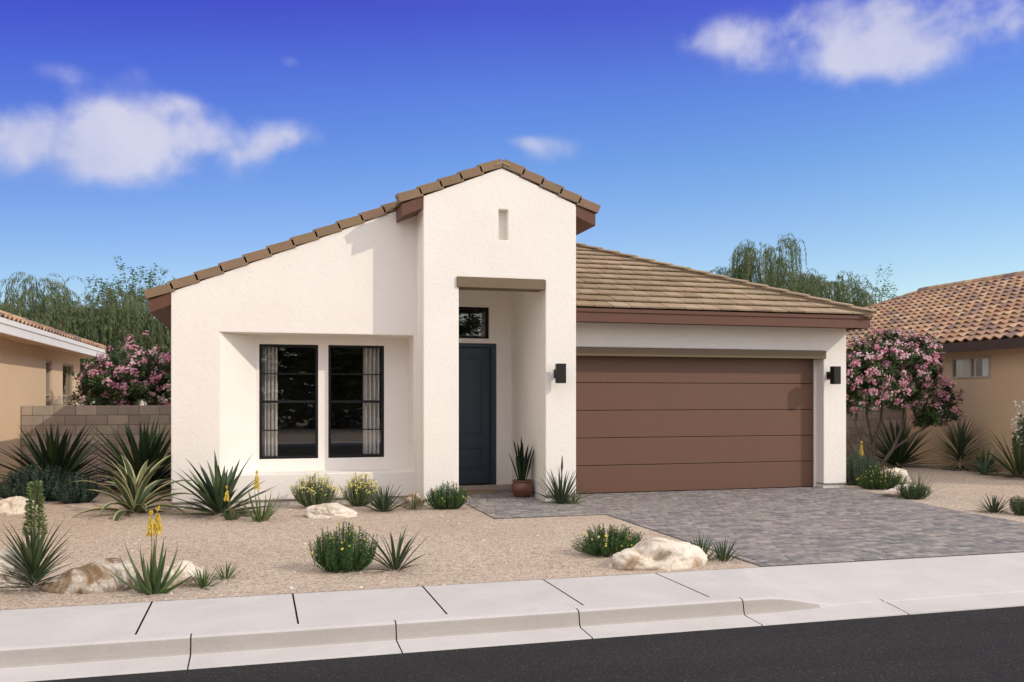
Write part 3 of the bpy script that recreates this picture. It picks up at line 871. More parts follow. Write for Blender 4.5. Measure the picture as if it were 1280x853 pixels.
g.add([(LEX, LYB, LEZ), (LEX, LYF, LEZ), (LEX - lr, LYF + lr, LEZ + LPI * lr), (LEX - lr, LYB - lr, LEZ + LPI * lr), (LEX - 2 * lr, LYF, LEZ), (LEX - 2 * lr, LYB, LEZ)], [(0, 1, 2, 3), (1, 4, 2), (4, 5, 3, 2), (5, 0, 3)])
g.build('roof_deck', M['tan_stucco_dark'], lroof)
g = MB(); barrel(g, (LEX, LYB, LEZ + .05), (LEX - lr, LYB - lr, LEZ + LPI * lr + .05), .11); g.build('ridge_cap', M['spanish'], lroof, smooth=True); g = MB(); barrel(g, (LEX, LYF, LEZ + .05), (LEX - lr, LYF + lr, LEZ + LPI * lr + .05), .11)
g.build('ridge_cap', M['spanish'], lroof, smooth=True); g = MB(); barrel(g, (LEX - lr, LYB - lr, LEZ + LPI * lr + .05), (LEX - lr, LYF + lr, LEZ + LPI * lr + .05), .11)
g.build('ridge_cap', M['spanish'], lroof, smooth=True)
g = MB(); g.box(LEX - .02, LEX + .03, LYF, LYB, 2.775, LEZ + .02); g.box(LEX - 9, LEX + .029, LYB + .001, LYB + .04, 2.775, LEZ + .02); g.box(LEX + .031, LEX + .05, LYF, LYB, 2.93, LEZ + .03)
g.build('fascia', M['white'], lh)
g = MB(); g.box(LWX - .1, LEX - .021, LYF, LYB, 2.80, 2.83); g.build('soffit', M['tan_stucco'], lh)
for (ya, yb) in ((22.85, 23.45), (24.7, 26.1)):
    za, zb = .95, 2.55
    g = MB()
    x = LWX - .06
    g.box(x - .05, x + .02, ya, yb, za, za + .05); g.box(x - .05, x + .02, ya, yb, zb - .05, zb); g.box(x - .05, x + .02, ya, ya + .05, za + .05, zb - .05); g.box(x - .05, x + .02, yb - .05, yb, za + .05, zb - .05)
    g.box(x - .05, x + .02, ya + .05, yb - .05, 1.73, 1.77)
    wn = g.build('window', M['beige'], lh)
    g = MB(); g.box(x - .03, x - .024, ya + .04, yb - .04, za + .04, zb - .04); g.build('pane', M['glass'], wn)
    g = MB(); g.box(x - .02, x + .10, ya - .04, yb + .04, za - .05, za - .002); g.build('sill', M['white'], wn)
g = MB(); g.box(LWX - 1.2, LWX - 1.1, 21, 26.7, .2, 2.8); g.build('room', M['dark'], lh)

# block walls between the plots
BC = [(0.414, 0.346, 0.287), (0.460, 0.387, 0.317), (0.374, 0.311, 0.263), (0.494, 0.422, 0.347), (0.437, 0.364, 0.305)]
def block_wall(x0, x1, y, rows, label):
    g = MB(); bw, bh = .405, .2032; j = .006; z = -.09 - .0
    for r in range(rows):
        x = x0 - (bw / 2 if r % 2 else 0)
        while x < x1:
            a = max(x, x0); b = min(x + bw, x1)
            if b - a > .03: g.box(a + j, b - j, y + rnd.uniform(-.002, .002), y + .19, z + j, z + bh - j, jit(rnd.choice(BC), .10, .03))
            x += bw
        z += bh
    o = g.build('block_wall', M['block'], None, bevel=.005, bseg=1)
    g = MB(); g.box(x0, x1, y + .008, y + .185, -.12, z - .008); g.build('mortar', M['mortar'], o)
    return tag(o, label, 'wall')
block_wall(-4.59, -1.26, 20.5, 8, 'grey concrete block wall between the beige house and the white house')
block_wall(10.63, 16.39, 20.2, 8, 'grey block wall behind the pink flowering tree at right')
# ------------------------------------------------------------------ plants
GD = (.030, .050, .024); GM = (.060, .095, .038); GB = (.085, .13, .045); GY = (.36, .34, .15); GG = (.075, .10, .060); YEL = (.72, .50, .03)
def gz(x, y): return ground_z(x, y)
def blade(g, base, az, el, L, W, droop, cols, segs=6, fold=.35, edge=None, thick=False, prof=None, twist=0):
    """one strap or sword leaf: folded strip that tapers to a point and bends with its weight"""
    p = Vector(base); e = el; ds = L / segs
    side0 = Vector((-math.sin(az), math.cos(az), 0))
    rows = []
    for i in range(segs + 1):
        u = i / segs
        d = Vector((math.cos(az) * math.cos(e), math.sin(az) * math.cos(e), math.sin(e)))
        up = Vector((-math.cos(az) * math.sin(e), -math.sin(az) * math.sin(e), math.cos(e)))
        w = W * (prof(u) if prof else (min(1, .55 + 1.5 * u) if u < .3 else max(.02, 1 - ((u - .3) / .7) ** 1.7)))
        sd = side0 * math.cos(twist * u) + up * math.sin(twist * u)
        rows.append((p.copy(), sd, up, w)); p = p + d * ds
        e -= droop * ds / max(L, .01) * (0.4 + 1.4 * u)
    vs = []; fs = []; c = rnd.choice(cols); c = jit(c, .22, .07)
    if thick:
        n = 6
        for (q, sd, up, w) in rows:
            for k in range(n):
                t = 2 * math.pi * k / n
                vs.append(q + sd * (math.cos(t) * w * .5) + up * (math.sin(t) * w * .34))
        for i in range(segs):
            for k in range(n): fs.append((i * n + k, i * n + (k + 1) % n, (i + 1) * n + (k + 1) % n, (i + 1) * n + k))
        g.add(vs, fs, c); return
    if edge is None:
        for (q, sd, up, w) in rows:
            vs += [q - sd * w * .5 + up * w * fold * .5, q, q + sd * w * .5 + up * w * fold * .5]
        f1 = []; f2 = []
        for i in range(segs):
            a = i * 3; b = a + 3
            f1.append((a, a + 1, b + 1, b)); f2.append((a + 1, a + 2, b + 2, b + 1))
        g.add(vs, f1 + f2, c)
    else:
        for (q, sd, up, w) in rows:
            vs += [q - sd * w * .5 + up * w * fold * .5, q - sd * w * .34 + up * w * fold * .3, q, q + sd * w * .34 + up * w * fold * .3, q + sd * w * .5 + up * w * fold * .5]
        fm = []; fe = []
        for i in range(segs):
            a = i * 5; b = a + 5
            fe += [(a, a + 1, b + 1, b), (a + 3, a + 4, b + 4, b + 3)]
            fm += [(a + 1, a + 2, b + 2, b + 1), (a + 2, a + 3, b + 3, b + 2)]
        n0 = len(g.v)
        g.add(vs, fm, c)
        for f in fe: g.f.append(tuple(k + n0 for k in f)); g.c.append(jit(edge, .12, .04)); g.m.append(0)
def rosette(g, x, y, n, L, W, cols, elo=.12, ehi=1.5, droop=.3, trunk=0., r0=.05, segs=6, fold=.35, edge=None, thick=False, prof=None, bias=1., twist=0, lj=.2, z=None):
    z = gz(x, y) if z is None else z
    for i in range(n):
        u = (i + .5) / n
        az = i * 2.39996 + rnd.uniform(-.35, .35)
        el = elo + (ehi - elo) * (1 - u) ** bias + rnd.uniform(-.10, .10)
        h = trunk * (1 - u) * .9 + trunk * .1
        l = L * (1 + rnd.uniform(-lj, lj)) * (.82 + .18 * math.sin(min(1, u * 1.4) * 3.14))
        b = (x + math.cos(az) * r0 * (.3 + u), y + math.sin(az) * r0 * (.3 + u), z - .01 + h)
        blade(g, b, az, el, l, W * rnd.uniform(.8, 1.15), droop * rnd.uniform(.5, 1.5), cols, segs, fold, edge, thick, prof, twist * rnd.uniform(-1, 1))
def diamond(g, p, d, L, W, col, n=None):
    """one small leaf"""
    d = Vector(d).normalized()
    s = d.cross(n if n is not None else Vector((rnd.uniform(-1, 1), rnd.uniform(-1, 1), rnd.uniform(-1, 1))))
    if s.length < 1e-4: s = d.cross(Vector((0.3, .1, 1)))
    s.normalize(); p = Vector(p)
    g.add([p, p + d * L * .45 + s * W * .5, p + d * L, p + d * L * .45 - s * W * .5], [(0, 1, 2, 3)], col)
def floret(g, p, r, col, n=5, up=None, cc=None):
    up = Vector(up) if up is not None else Vector((rnd.uniform(-.8, .8), rnd.uniform(-1.2, .4), rnd.uniform(.1, 1)))
    up.normalize(); a = up.orthogonal().normalized(); b = up.cross(a); p = Vector(p); t0 = rnd.uniform(0, 6.28)
    for k in range(n):
        t = t0 + 2 * math.pi * k / n; dirv = (a * math.cos(t) + b * math.sin(t)); sd = up.cross(dirv)
        g.add([p, p + dirv * r * .6 + sd * r * .42 + up * r * .25, p + dirv * r + up * r * .18, p + dirv * r * .6 - sd * r * .42 + up * r * .25], [(0, 1, 2, 3)], jit(col, .18, .05))
    if cc: g.add([p + up * r * .3 + a * r * .25, p + up * r * .3 + b * r * .25, p + up * r * .3 - a * r * .25, p + up * r * .3 - b * r * .25], [(0, 1, 2, 3)], cc)

def single(g, name, mat, label, cat, group=None, smooth=False, origin=None):
    e = None
    o = g.build(name, mat, None, smooth=smooth)
    if origin is not None:
        o.data.transform(Matrix.Translation(-Vector(origin))); o.location = origin
    return tag(o, label, cat, group)
SW = lambda u: min(1, .45 + 1.6 * u) if u < .4 else max(.02, 1 - ((u - .4) / .6) ** 1.5)
def sword_clump(x, y, n, L, W, cols, label, name='agave_plant', cat='agave', group=None, **k):
    g = MB(); rosette(g, x, y, n, L, W, cols, prof=SW, **k)
    return single(g, name, M['waxleaf'], label, cat, group, origin=(x, y, gz(x, y)))
DK = [(0.036, 0.064, 0.029), (0.047, 0.080, 0.033), (0.062, 0.100, 0.040), (0.031, 0.055, 0.029)]
MD = [(0.062, 0.102, 0.041), (0.082, 0.126, 0.050), (0.053, 0.086, 0.038), (0.102, 0.144, 0.062)]
# dark sword leaved clumps by the left block wall
sword_clump(-3.55, 18.3, 92, 1.20, .125, DK, 'dark spiky agave clump in front of the grey block wall, beside the beige house', elo=.12, ehi=1.5, droop=.25, r0=.12, trunk=.12, bias=1.5)
sword_clump(-1.95, 17.7, 100, 1.22, .125, DK, 'dark spiky agave clump between block wall and white house, behind the yellow edged agave', elo=.1, ehi=1.5, droop=.25, r0=.12, trunk=.15, bias=1.5)
# sun-facing clump against the white wall
sword_clump(-.50, 13.85, 58, .86, .095, [(.042, .07, .036), (.062, .10, .05), (.085, .125, .065), (.10, .14, .07)], 'dark green spiky agave in front of the white wall, left of the black windows', elo=-.02, ehi=1.45, droop=.22, r0=.08, trunk=.08)
# variegated agave
g = MB()
rosette(g, -1.72, 14.35, 30, .95, .125, [(.07, .105, .05), (.055, .085, .042), (.09, .125, .06)], elo=.16, ehi=1.5, droop=1.15, r0=.06, trunk=.08, segs=9, edge=(.40, .38, .19), fold=.5, prof=lambda u: (.6 + 1.0 * u if u < .4 else max(.02, 1 - ((u - .4) / .6) ** 1.6)), lj=.22)
single(g, 'variegated_agave', M['waxleaf'], 'yellow edged agave with arching leaves, left corner of the white house', 'agave', origin=(-1.72, 14.35, gz(-1.72, 14.35)))

def aloe(x, y, n, L, W, label, flowers, cols, elo=.35, ehi=1.45, droop=-.35, name='aloe_plant'):
    e = empty(name, (x, y, gz(x, y)), label, 'aloe')
    g = MB(); rosette(g, x, y, n, L, W, cols, elo=elo, ehi=ehi, droop=droop, r0=.05, segs=8, thick=True, prof=lambda u: max(.03, (1 - u) ** .8), bias=.9)
    g.build('leaves', M['waxleaf'], e, smooth=True)
    for (dx, dy, h, fl, r) in flowers:
        z0 = gz(x, y)
        g = MB(); top = Vector((x + dx, y + dy, z0 + h))
        g.tube([(x, y, z0 + .05), (x + dx * .5, y + dy * .5, z0 + h * .5), top], [.007, .005, .003], 5, (.20, .19, .07))
        g.build('flower_stalk', M['waxleaf'], e)
        g = MB()
        for i in range(int(170 * fl / .18)):
            u = rnd.random(); a = rnd.uniform(0, 6.28)
            rr = r * (1 - u) ** .7 * (.35 + .65 * rnd.random())
            p = top - Vector((0, 0, fl * (1 - u))) + Vector((math.cos(a) * rr, math.sin(a) * rr, 0))
            d = (math.cos(a) * .35, math.sin(a) * .35, -1 if u < .88 else .8)
            c = rnd.choice([(.76, .56, .06), (.80, .62, .10), (.68, .46, .05), (.74, .62, .16)])
            diamond(g, p, d, .042, .013, jit(c, .15))
        g.build('flower_spike', M['petal'], e)
    return e
AC = [(0.075, 0.118, 0.041), (0.098, 0.148, 0.048), (0.063, 0.101, 0.039), (0.115, 0.153, 0.059)]
aloe(-.33, 13.25, 16, .24, .034, 'small aloe with a yellow bud in front of the dark agave by the white wall', [(-.06, -.02, .44, .16, .035)], [(.085, .11, .045), (.12, .12, .055), (.07, .10, .04)], elo=.5)
aloe(.06, 12.95, 17, .46, .05, 'aloe with one tall yellow flower spike below the left black window', [(-.05, .0, .66, .20, .035)], AC + [(.16, .12, .07)], elo=.4)
aloe(-.86, 8.48, 20, .47, .056, 'large aloe with twin yellow flower spikes beside the sidewalk, between boulders', [(-.02, 0, .69, .17, .028), (.035, .02, .72, .19, .030)], AC, elo=.32, ehi=1.5)

# flowering yucca in the left corner
def bloom_column(g, x, y, z0, z1, r, cols, n, leafL=.03):
    for i in range(n):
        u = rnd.random(); a = rnd.uniform(0, 6.28)
        rr = r * (.9 - .45 * u) * rnd.uniform(.25, 1.0)
        p = (x + math.cos(a) * rr, y + math.sin(a) * rr, z0 + (z1 - z0) * u)
        diamond(g, p, (math.cos(a), math.sin(a), rnd.uniform(-.3, .9)), leafL * rnd.uniform(.6, 1.2), leafL * .55, jit(rnd.choice(cols), .2))
e = empty('yucca_plant', (-1.89, 8.88, gz(-1.89, 8.88)), 'yucca with a pale green flower column in the left foreground', 'yucca')
g = MB(); rosette(g, -1.89, 8.88, 95, .45, .028, [(.038, .062, .028), (.055, .088, .036), (.08, .12, .05), (.11, .14, .07)], elo=.12, ehi=1.35, droop=.12, r0=.04, trunk=.24, fold=.5); g.build('leaves', M['waxleaf'], e)
g = MB(); g.tube([(-1.89, 8.88, .1), (-1.885, 8.885, .55), (-1.87, 8.88, .93)], [.016, .012, .004], 6, (.16, .18, .08)); g.build('flower_stalk', M['waxleaf'], e)
g = MB(); bloom_column(g, -1.875, 8.88, 0.48, .95, .098, [(.15, .20, .07), (.20, .24, .09), (.10, .15, .05), (.28, .30, .15)], 1500, .030); g.build('flower_spike', M['leaf'], e)

# small grassy tufts, spiky clumps
def tuft(x, y, n, L, W, cols, label, droop=.35, elo=.45, name='spiky_tuft', cat='plant', r0=.04, edge=None, group=None, ehi=1.5):
    g = MB(); rosette(g, x, y, n, L, W, cols, elo=elo, ehi=ehi, droop=droop, r0=r0, fold=.5, segs=5, edge=edge)
    return single(g, name, M['waxleaf'], label, cat, group, origin=(x, y, gz(x, y)))
tuft(-.46, 8.62, 34, .22, .016, AC, 'small green tuft right of the large aloe, the one nearer the sidewalk', elo=.2)
tuft(-.27, 8.92, 34, .20, .013, [(.09, .14, .05), (.11, .17, .055)], 'small bright green tuft set behind its neighbour, right of the large aloe', elo=.3)
tuft(1.83, 13.55, 46, .46, .034, [(.035, .06, .03), (.05, .08, .04), (.09, .12, .06)], 'spiky dark agave under the right black window', elo=.25, droop=.2, r0=.06, name='agave_plant', cat='agave')
tuft(2.29, 13.65, 24, .29, .026, [(.07, .10, .045), (.10, .13, .06)], 'small pale striped agave beside the small rock, left of the entry', elo=.3, edge=(.30, .30, .15), name='variegated_agave', cat='agave')
tuft(1.33, 8.99, 26, .45, .036, [(.045, .072, .034), (.06, .09, .042), (.085, .115, .055)], 'spiky green agave right of the yellow dotted bush in the open gravel', elo=.25, droop=.45, r0=.05, name='agave_plant', cat='agave')
tuft(4.47, 8.66, 34, .31, .019, [(.055, .09, .035), (.075, .115, .045)], 'green spiky tuft just behind the big cream boulder, left of a pair', elo=.5, droop=.15, r0=.06)
tuft(4.69, 8.56, 38, .27, .018, [(.05, .085, .035), (.07, .11, .042)], 'green spiky tuft by the driveway corner, right of a pair', elo=.45, droop=.25, r0=.06)
e = empty('yucca_plant', (4.66, 13.72, gz(4.66, 13.72)), 'narrow leaved yucca with one upright bud, at the foot of the entry pier', 'yucca')
g = MB(); rosette(g, 4.66, 13.72, 46, .64, .034, [(.05, .08, .036), (.07, .10, .045), (.04, .065, .03)], elo=.45, ehi=1.45, droop=.2, r0=.05, fold=.5); g.build('leaves', M['waxleaf'], e)
g = MB(); g.tube([(4.66, 13.72, .02), (4.67, 13.72, .5), (4.675, 13.72, .60), (4.68, 13.72, .78)], [.008, .008, .020, .004], 6, (.10, .065, .05)); g.build('flower_stalk', M['waxleaf'], e)
tuft(4.83, 13.62, 26, .27, .022, [(.10, .13, .055), (.15, .16, .08)], 'small yellowish agave beside the narrow yucca at the entry pier', elo=.3, edge=(.33, .32, .17), name='variegated_agave', cat='agave')

# upright bushes with small yellow flowers
def sprig_bush(x, y, rx, ry, h, n, cols, fcols, nf, label, name='flowering_bush', cat='bush', leaf=(.045, .009), group=None, fr=.013, top=.5, spread=.55, flow_top=False, root=.55):
    e = empty(name, (x, y, gz(x, y)), label, cat, group)
    g = MB(); f = MB(); tips = []
    for i in range(n):
        a = rnd.uniform(0, 6.28); r = math.sqrt(rnd.random())
        bx, by = x + math.cos(a) * r * rx * root, y + math.sin(a) * r * ry * root
        tx, ty = x + math.cos(a) * r * rx * rnd.uniform(.85, 1.12), y + math.sin(a) * r * ry * rnd.uniform(.85, 1.12)
        hh = h * (1 - spread * r * r) * rnd.uniform(.68, 1.16)
        b = Vector((bx, by, gz(bx, by))); t = Vector((tx, ty, gz(bx, by) + hh))
        c = jit(rnd.choice(cols), .2, .06)
        mid = b.lerp(t, .5) + Vector((math.cos(a), math.sin(a), -.3)) * .12 * h * r
        g.tube([b, mid, t], [.0035, .003, .0015], 3, jit(c, .1), cap=False)
        nl = int(hh / .0085)
        for k in range(nl):
            u = .12 + .88 * k / nl
            p = b.lerp(mid, u * 2) if u < .5 else mid.lerp(t, u * 2 - 1)
            aa = k * 2.4 + rnd.uniform(-.5, .5)
            diamond(g, p, (math.cos(aa), math.sin(aa), rnd.uniform(.5, 1.5)), leaf[0] * rnd.uniform(.6, 1.2) * (1 - .45 * u), leaf[1], jit(c, .15))
        tips.append((t, b.lerp(t, rnd.uniform(.5, 1))))
    g.build('foliage', M['leaf'], e)
    for i in range(nf):
        t, q = rnd.choice(tips)
        p = t if flow_top or rnd.random() < .4 else q
        p = p + Vector((rnd.uniform(-.02, .02), rnd.uniform(-.03, .0), rnd.uniform(.0, .02)))
        floret(f, p, fr * rnd.uniform(.7, 1.2), rnd.choice(fcols), 5, (rnd.uniform(-.5, .5), -1, rnd.uniform(.2, 1.2)), (.55, .33, .02))
    f.build('flowers', M['petal'], e)
    return e
SB = [(0.047, 0.095, 0.032), (0.066, 0.129, 0.039), (0.091, 0.160, 0.052), (0.056, 0.107, 0.039)]
YF = [(.74, .58, .08), (.70, .52, .05), (.74, .64, .22)]
sprig_bush(.83, 9.05, .33, .26, .42, 210, SB, YF, 30, 'rounded dark green bush dotted with yellow flowers in the open gravel', spread=.35)
sprig_bush(3.70, 9.20, .44, .34, .30, 270, SB, YF, 40, 'low wide bush with yellow flowers behind the big cream boulder', spread=.55)
sprig_bush(2.80, 13.62, .34, .28, .38, 190, SB, YF, 14, 'green bush with few yellow flowers left of the front door', spread=.45)
YP = [(.74, .62, .16), (.70, .58, .12), (.76, .70, .36)]
PG = [(.20, .235, .13), (.26, .285, .17), (.15, .19, .09), (.12, .165, .065)]
sprig_bush(.86, 14.22, .38, .26, .47, 280, PG, YP, 330, 'pale bush topped with yellow flowers, behind the low rock under the windows', leaf=(.030, .009), fr=.012, spread=.42, flow_top=True, root=.28)
sprig_bush(1.55, 14.25, .32, .22, .46, 220, PG, YP, 300, 'pale bush topped with yellow flowers, between low rock and spiky agave under the right window', leaf=(.030, .009), fr=.012, spread=.42, flow_top=True, root=.28)
TEAL = [(0.052, 0.086, 0.065), (0.072, 0.111, 0.081), (0.044, 0.073, 0.055)]
e = sprig_bush(-3.45, 16.5, .72, .5, .55, 330, TEAL, YF, 0, 'low feathery blue green bush behind the pale rock, by the beige house', leaf=(.06, .018), spread=.5, name='feathery_bush')
e = sprig_bush(-2.75, 15.9, .36, .3, .42, 160, TEAL, YF, 0, 'small feathery blue green bush right of the pale rock', leaf=(.06, .018), spread=.5, name='feathery_bush')
# right of the garage
sprig_bush(11.25, 15.2, .42, .36, .62, 230, [(.10, .14, .09), (.12, .165, .105), (.08, .115, .075)], YF, 0, 'grey green bush at the corner of the garage wall', leaf=(.05, .010), spread=.4)
sprig_bush(11.18, 14.45, .56, .36, .40, 320, [(.055, .095, .03), (.075, .12, .038), (.05, .08, .03)], YF, 70, 'mounded bush with many yellow flowers at the garage corner', leaf=(.035, .010), spread=.55)
aloe(11.55, 15.5, 8, .35, .03, 'aloe hidden in the grey green bush with one yellow bud', [(-.02, 0, .80, .24, .04)], AC)
e = sprig_bush(10.55, 12.85, .32, .24, .24, 130, [(.06, .09, .04), (.08, .115, .05)], YF, 0, 'low grassy clump in front of the flat rock beside the driveway', leaf=(.07, .007), spread=.2, name='grass_clump')
tuft(10.86, 13.1, 70, .46, .008, [(.10, .13, .07), (.08, .11, .055)], 'thin upright grass behind the flat rock beside the driveway', elo=.6, droop=.5, name='grass_clump', r0=.08)
sword_clump(15.1, 18.9, 90, 1.18, .075, DK, 'dark spiky agave under the pink flowering tree by the tan house', elo=.0, ehi=1.5, droop=.2, r0=.12, trunk=.15)
g = MB(); rosette(g, 15.75, 17.6, 230, .84, .028, [(.045, .07, .035), (.06, .09, .042), (.08, .11, .055)], elo=-.35, ehi=1.5, droop=.35, r0=.06, trunk=.55, fold=.4)
single(g, 'yucca_plant', M['waxleaf'], 'round headed yucca with thin leaves below the small window of the tan house', 'yucca', origin=(15.75, 17.6, 0))
tuft(15.9, 17.0, 50, .55, .045, [(.05, .085, .05), (.06, .10, .055)], 'small dark agave between the round yucca and the spiky agave at right edge', elo=.2, droop=.25, name='agave_plant', cat='agave', r0=.07)
tuft(15.25, 16.3, 40, .42, .03, [(.09, .13, .09), (.075, .11, .075)], 'blue green drooping tuft left of the spiky agave at the right edge', elo=.1, droop=.6, r0=.07)
sword_clump(15.35, 15.5, 66, .95, .06, [(.055, .085, .034), (.07, .10, .04), (.045, .07, .03), (.14, .13, .05)], 'spiky green agave at the right edge, against the tan wall', elo=.0, ehi=1.45, droop=.2, r0=.1, trunk=.12)
g = MB()
for i in range(26):
    a = rnd.uniform(0, 6.28); r = rnd.uniform(0, .28)
    x, y = 15.85 + math.cos(a) * r, 15.7 + math.sin(a) * r; h = rnd.uniform(1.0, 1.62) * (1 - .4 * r)
    g.tube([(15.85 + math.cos(a) * r * .3, 15.7 + math.sin(a) * r * .3, 0), (x, y, h)], [.01, .004], 4, (.10, .09, .06))
    for k in range(60):
        z = h * rnd.uniform(.45, 1); aa = rnd.uniform(0, 6.28)
        diamond(g, (x + math.cos(aa) * .03, y + math.sin(aa) * .03, z), (math.cos(aa), math.sin(aa), .5), .08, .04, jit((.12, .17, .09), .3))
e = empty('white_flowering_shrub', (15.85, 15.7, 0), 'upright shrub with small white flowers at the right edge', 'shrub')
g.build('foliage', M['leaf'], e)
g = MB()
for i in range(420):
    a = rnd.uniform(0, 6.28); r = rnd.uniform(.1, .36)
    floret(g, (15.85 + math.cos(a) * r, 15.7 + math.sin(a) * r, rnd.uniform(.65, 1.62)), .026, (.72, .74, .66), 5)
g.build('flowers', M['petal'], e)
tuft(10.5, 11.05, 60, .30, .022, [(.06, .09, .042), (.08, .11, .05), (.05, .075, .035)], 'low spiky tuft in the gravel right of the driveway, left of the grassy one', elo=.15, droop=.4, r0=.07)
sprig_bush(10.66, 10.65, .24, .2, .26, 130, [(.10, .13, .065), (.08, .11, .05)], YF, 0, 'grassy clump cut by the right edge of the photo, near the driveway', leaf=(.06, .007), spread=.2, name='grass_clump')

# potted snake plant by the door
px, py, pz = 4.33, 14.78, .022
e = empty('potted_plant', (px, py, pz), 'dark snake plant in a round brown terracotta pot beside the front door', 'potted plant')
g = MB(); g.lathe([(r_ * 1.12, z_ * 1.08) for r_, z_ in ((.0, .0), (.105, .0), (.125, .02), (.158, .09), (.166, .14), (.155, .195), (.138, .222), (.136, .235), (.152, .242), (.152, .262), (.136, .264), (.128, .245), (.128, .225), (0, .222))], (px, py, pz), 40)
g.build('pot', M['pot'], e, smooth=True)
g = MB(); g.lathe([(.0, .248), (.140, .245)], (px, py, pz), 24); g.build('soil', M['soil'], e)
g = MB(); rosette(g, px, py, 26, .72, .052, [(.012, .021, .012), (.019, .030, .015), (.010, .016, .010)], elo=1.27, ehi=1.56, droop=.1, r0=.05, segs=7, fold=.5, prof=lambda u: (.7 + .6 * u if u < .5 else max(.02, 1 - ((u - .5) / .5) ** 2)), twist=.8, z=pz + .22)
g.build('leaves', M['waxleaf'], e)
# doormat
g = MB(); g.box(3.30, 4.10, 15.55, 16.0, .021, .036); tag(g.build('doormat', M['mat'], None, bevel=.004), 'tan doormat on the pavers before the navy front door', 'doormat')

# boulders
def boulder(x, y, sx, sy, sz, rot, mat, label, seed, dents=(), planes=9, sink=.25, sub=5, zprof=None, amp=.20):
    rr = random.Random(seed)
    bm = bmesh.new(); bmesh.ops.create_icosphere(bm, subdivisions=sub, radius=1)
    ns = [Vector((rr.gauss(0, 1), rr.gauss(0, 1), rr.gauss(0, .8))).normalized() for _ in range(planes)]
    ds = [rr.uniform(.72, .95) for _ in range(planes)]
    off = Vector((seed * 1.7, seed * .9, 2))
    for v in bm.verts:
        d = v.co.normalized(); r = 1.05
        for n, q in zip(ns, ds):
            k = d.dot(n)
            if k > .2: r = min(r, q / k)
        r += amp * (noise.fractal(d * 1.3 + off, 1.0, 2.0, 4)) + amp * .35 * noise.ridged_multi_fractal(d * 2.6 + off, 1.0, 2.1, 4, 1.0, 2.0) - amp * .35
        for (dx, dy, dz, rad, dep) in dents:
            q = (d - Vector((dx, dy, dz)).normalized()).length
            if q < rad: r -= dep * (1 - (q / rad) ** 2)
        v.co = d * r
        if zprof:
            q = v.co.x
            for (xa, za), (xb, zb) in zip(zprof, zprof[1:]):
                if xa <= q <= xb: v.co.z *= za + (zb - za) * sm((q - xa) / (xb - xa))
            if q < zprof[0][0]: v.co.z *= zprof[0][1]
            if q > zprof[-1][0]: v.co.z *= zprof[-1][1]
    me = bpy.data.meshes.new('boulder'); bm.to_mesh(me); bm.free()
    for p in me.polygons: p.use_smooth = True
    me.materials.append(mat)
    me.transform(Matrix.Diagonal((sx, sy, sz, 1)))
    o = bpy.data.objects.new('boulder', me); COL.objects.link(o)
    o.location = (x, y, gz(x, y) + sz * (1 - 2 * sink) * .5 - .02); o.rotation_euler = (0, 0, rot)
    return tag(o, label, 'boulder')
boulder(3.90, 8.50, .50, .28, .222, .03, M['rock_cream'], 'big cream boulder with a dark hollow, beside the driveway corner', 11, dents=((-.22, -.85, .48, .36, .75), (-.55, -.5, .75, .32, .16), (.10, -.9, .6, .13, .16), (.24, -.95, .42, .13, .15), (.33, -1, .2, .12, .14)), sink=.25, planes=5, amp=.10, zprof=[(-1, 1.1), (-.72, .80), (-.42, .66), (-.18, .92), (.1, 1.0), (.5, 1.0), (.8, 1.1), (1, 1.2)])
boulder(1.0, 13.15, .36, .22, .17, -.05, M['rock_cream'], 'low cream rock in front of the pale bush under the windows', 5, sink=.22)
boulder(-1.38, 8.80, .38, .22, .20, .06, M['rock_brown'], 'long brown streaked boulder at the sidewalk, left of the large aloe', 8, sink=.25, planes=5, amp=.10, zprof=[(-1, .5), (-.4, .75), (.2, 1.05), (.6, 1.2), (1, 1.3)])
boulder(-.70, 8.86, .27, .18, .155, .2, M['rock_cream'], 'pale boulder partly behind the large aloe', 21, sink=.22)
boulder(-2.22, 9.05, .30, .22, .27, .2, M['rock_cream'], 'white boulder at the left edge behind the flowering yucca', 14, sink=.25)
boulder(-3.42, 14.8, .34, .22, .20, .2, M['rock_cream'], 'pale boulder in front of the feathery bushes at the left edge', 17, sink=.25)
boulder(2.33, 14.0, .17, .14, .17, .5, M['rock_brown'], 'small pinkish rock behind the striped agave left of the entry', 3, sink=.25)
boulder(11.80, 14.9, .38, .24, .25, -.3, M['rock_cream'], 'cream boulder right of the yellow flowered mound at the garage corner', 31, sink=.2)
boulder(10.72, 13.25, .42, .22, .16, .1, M['rock_cream'], 'low flat rock beside the driveway behind the grassy clump', 9, sink=.22)

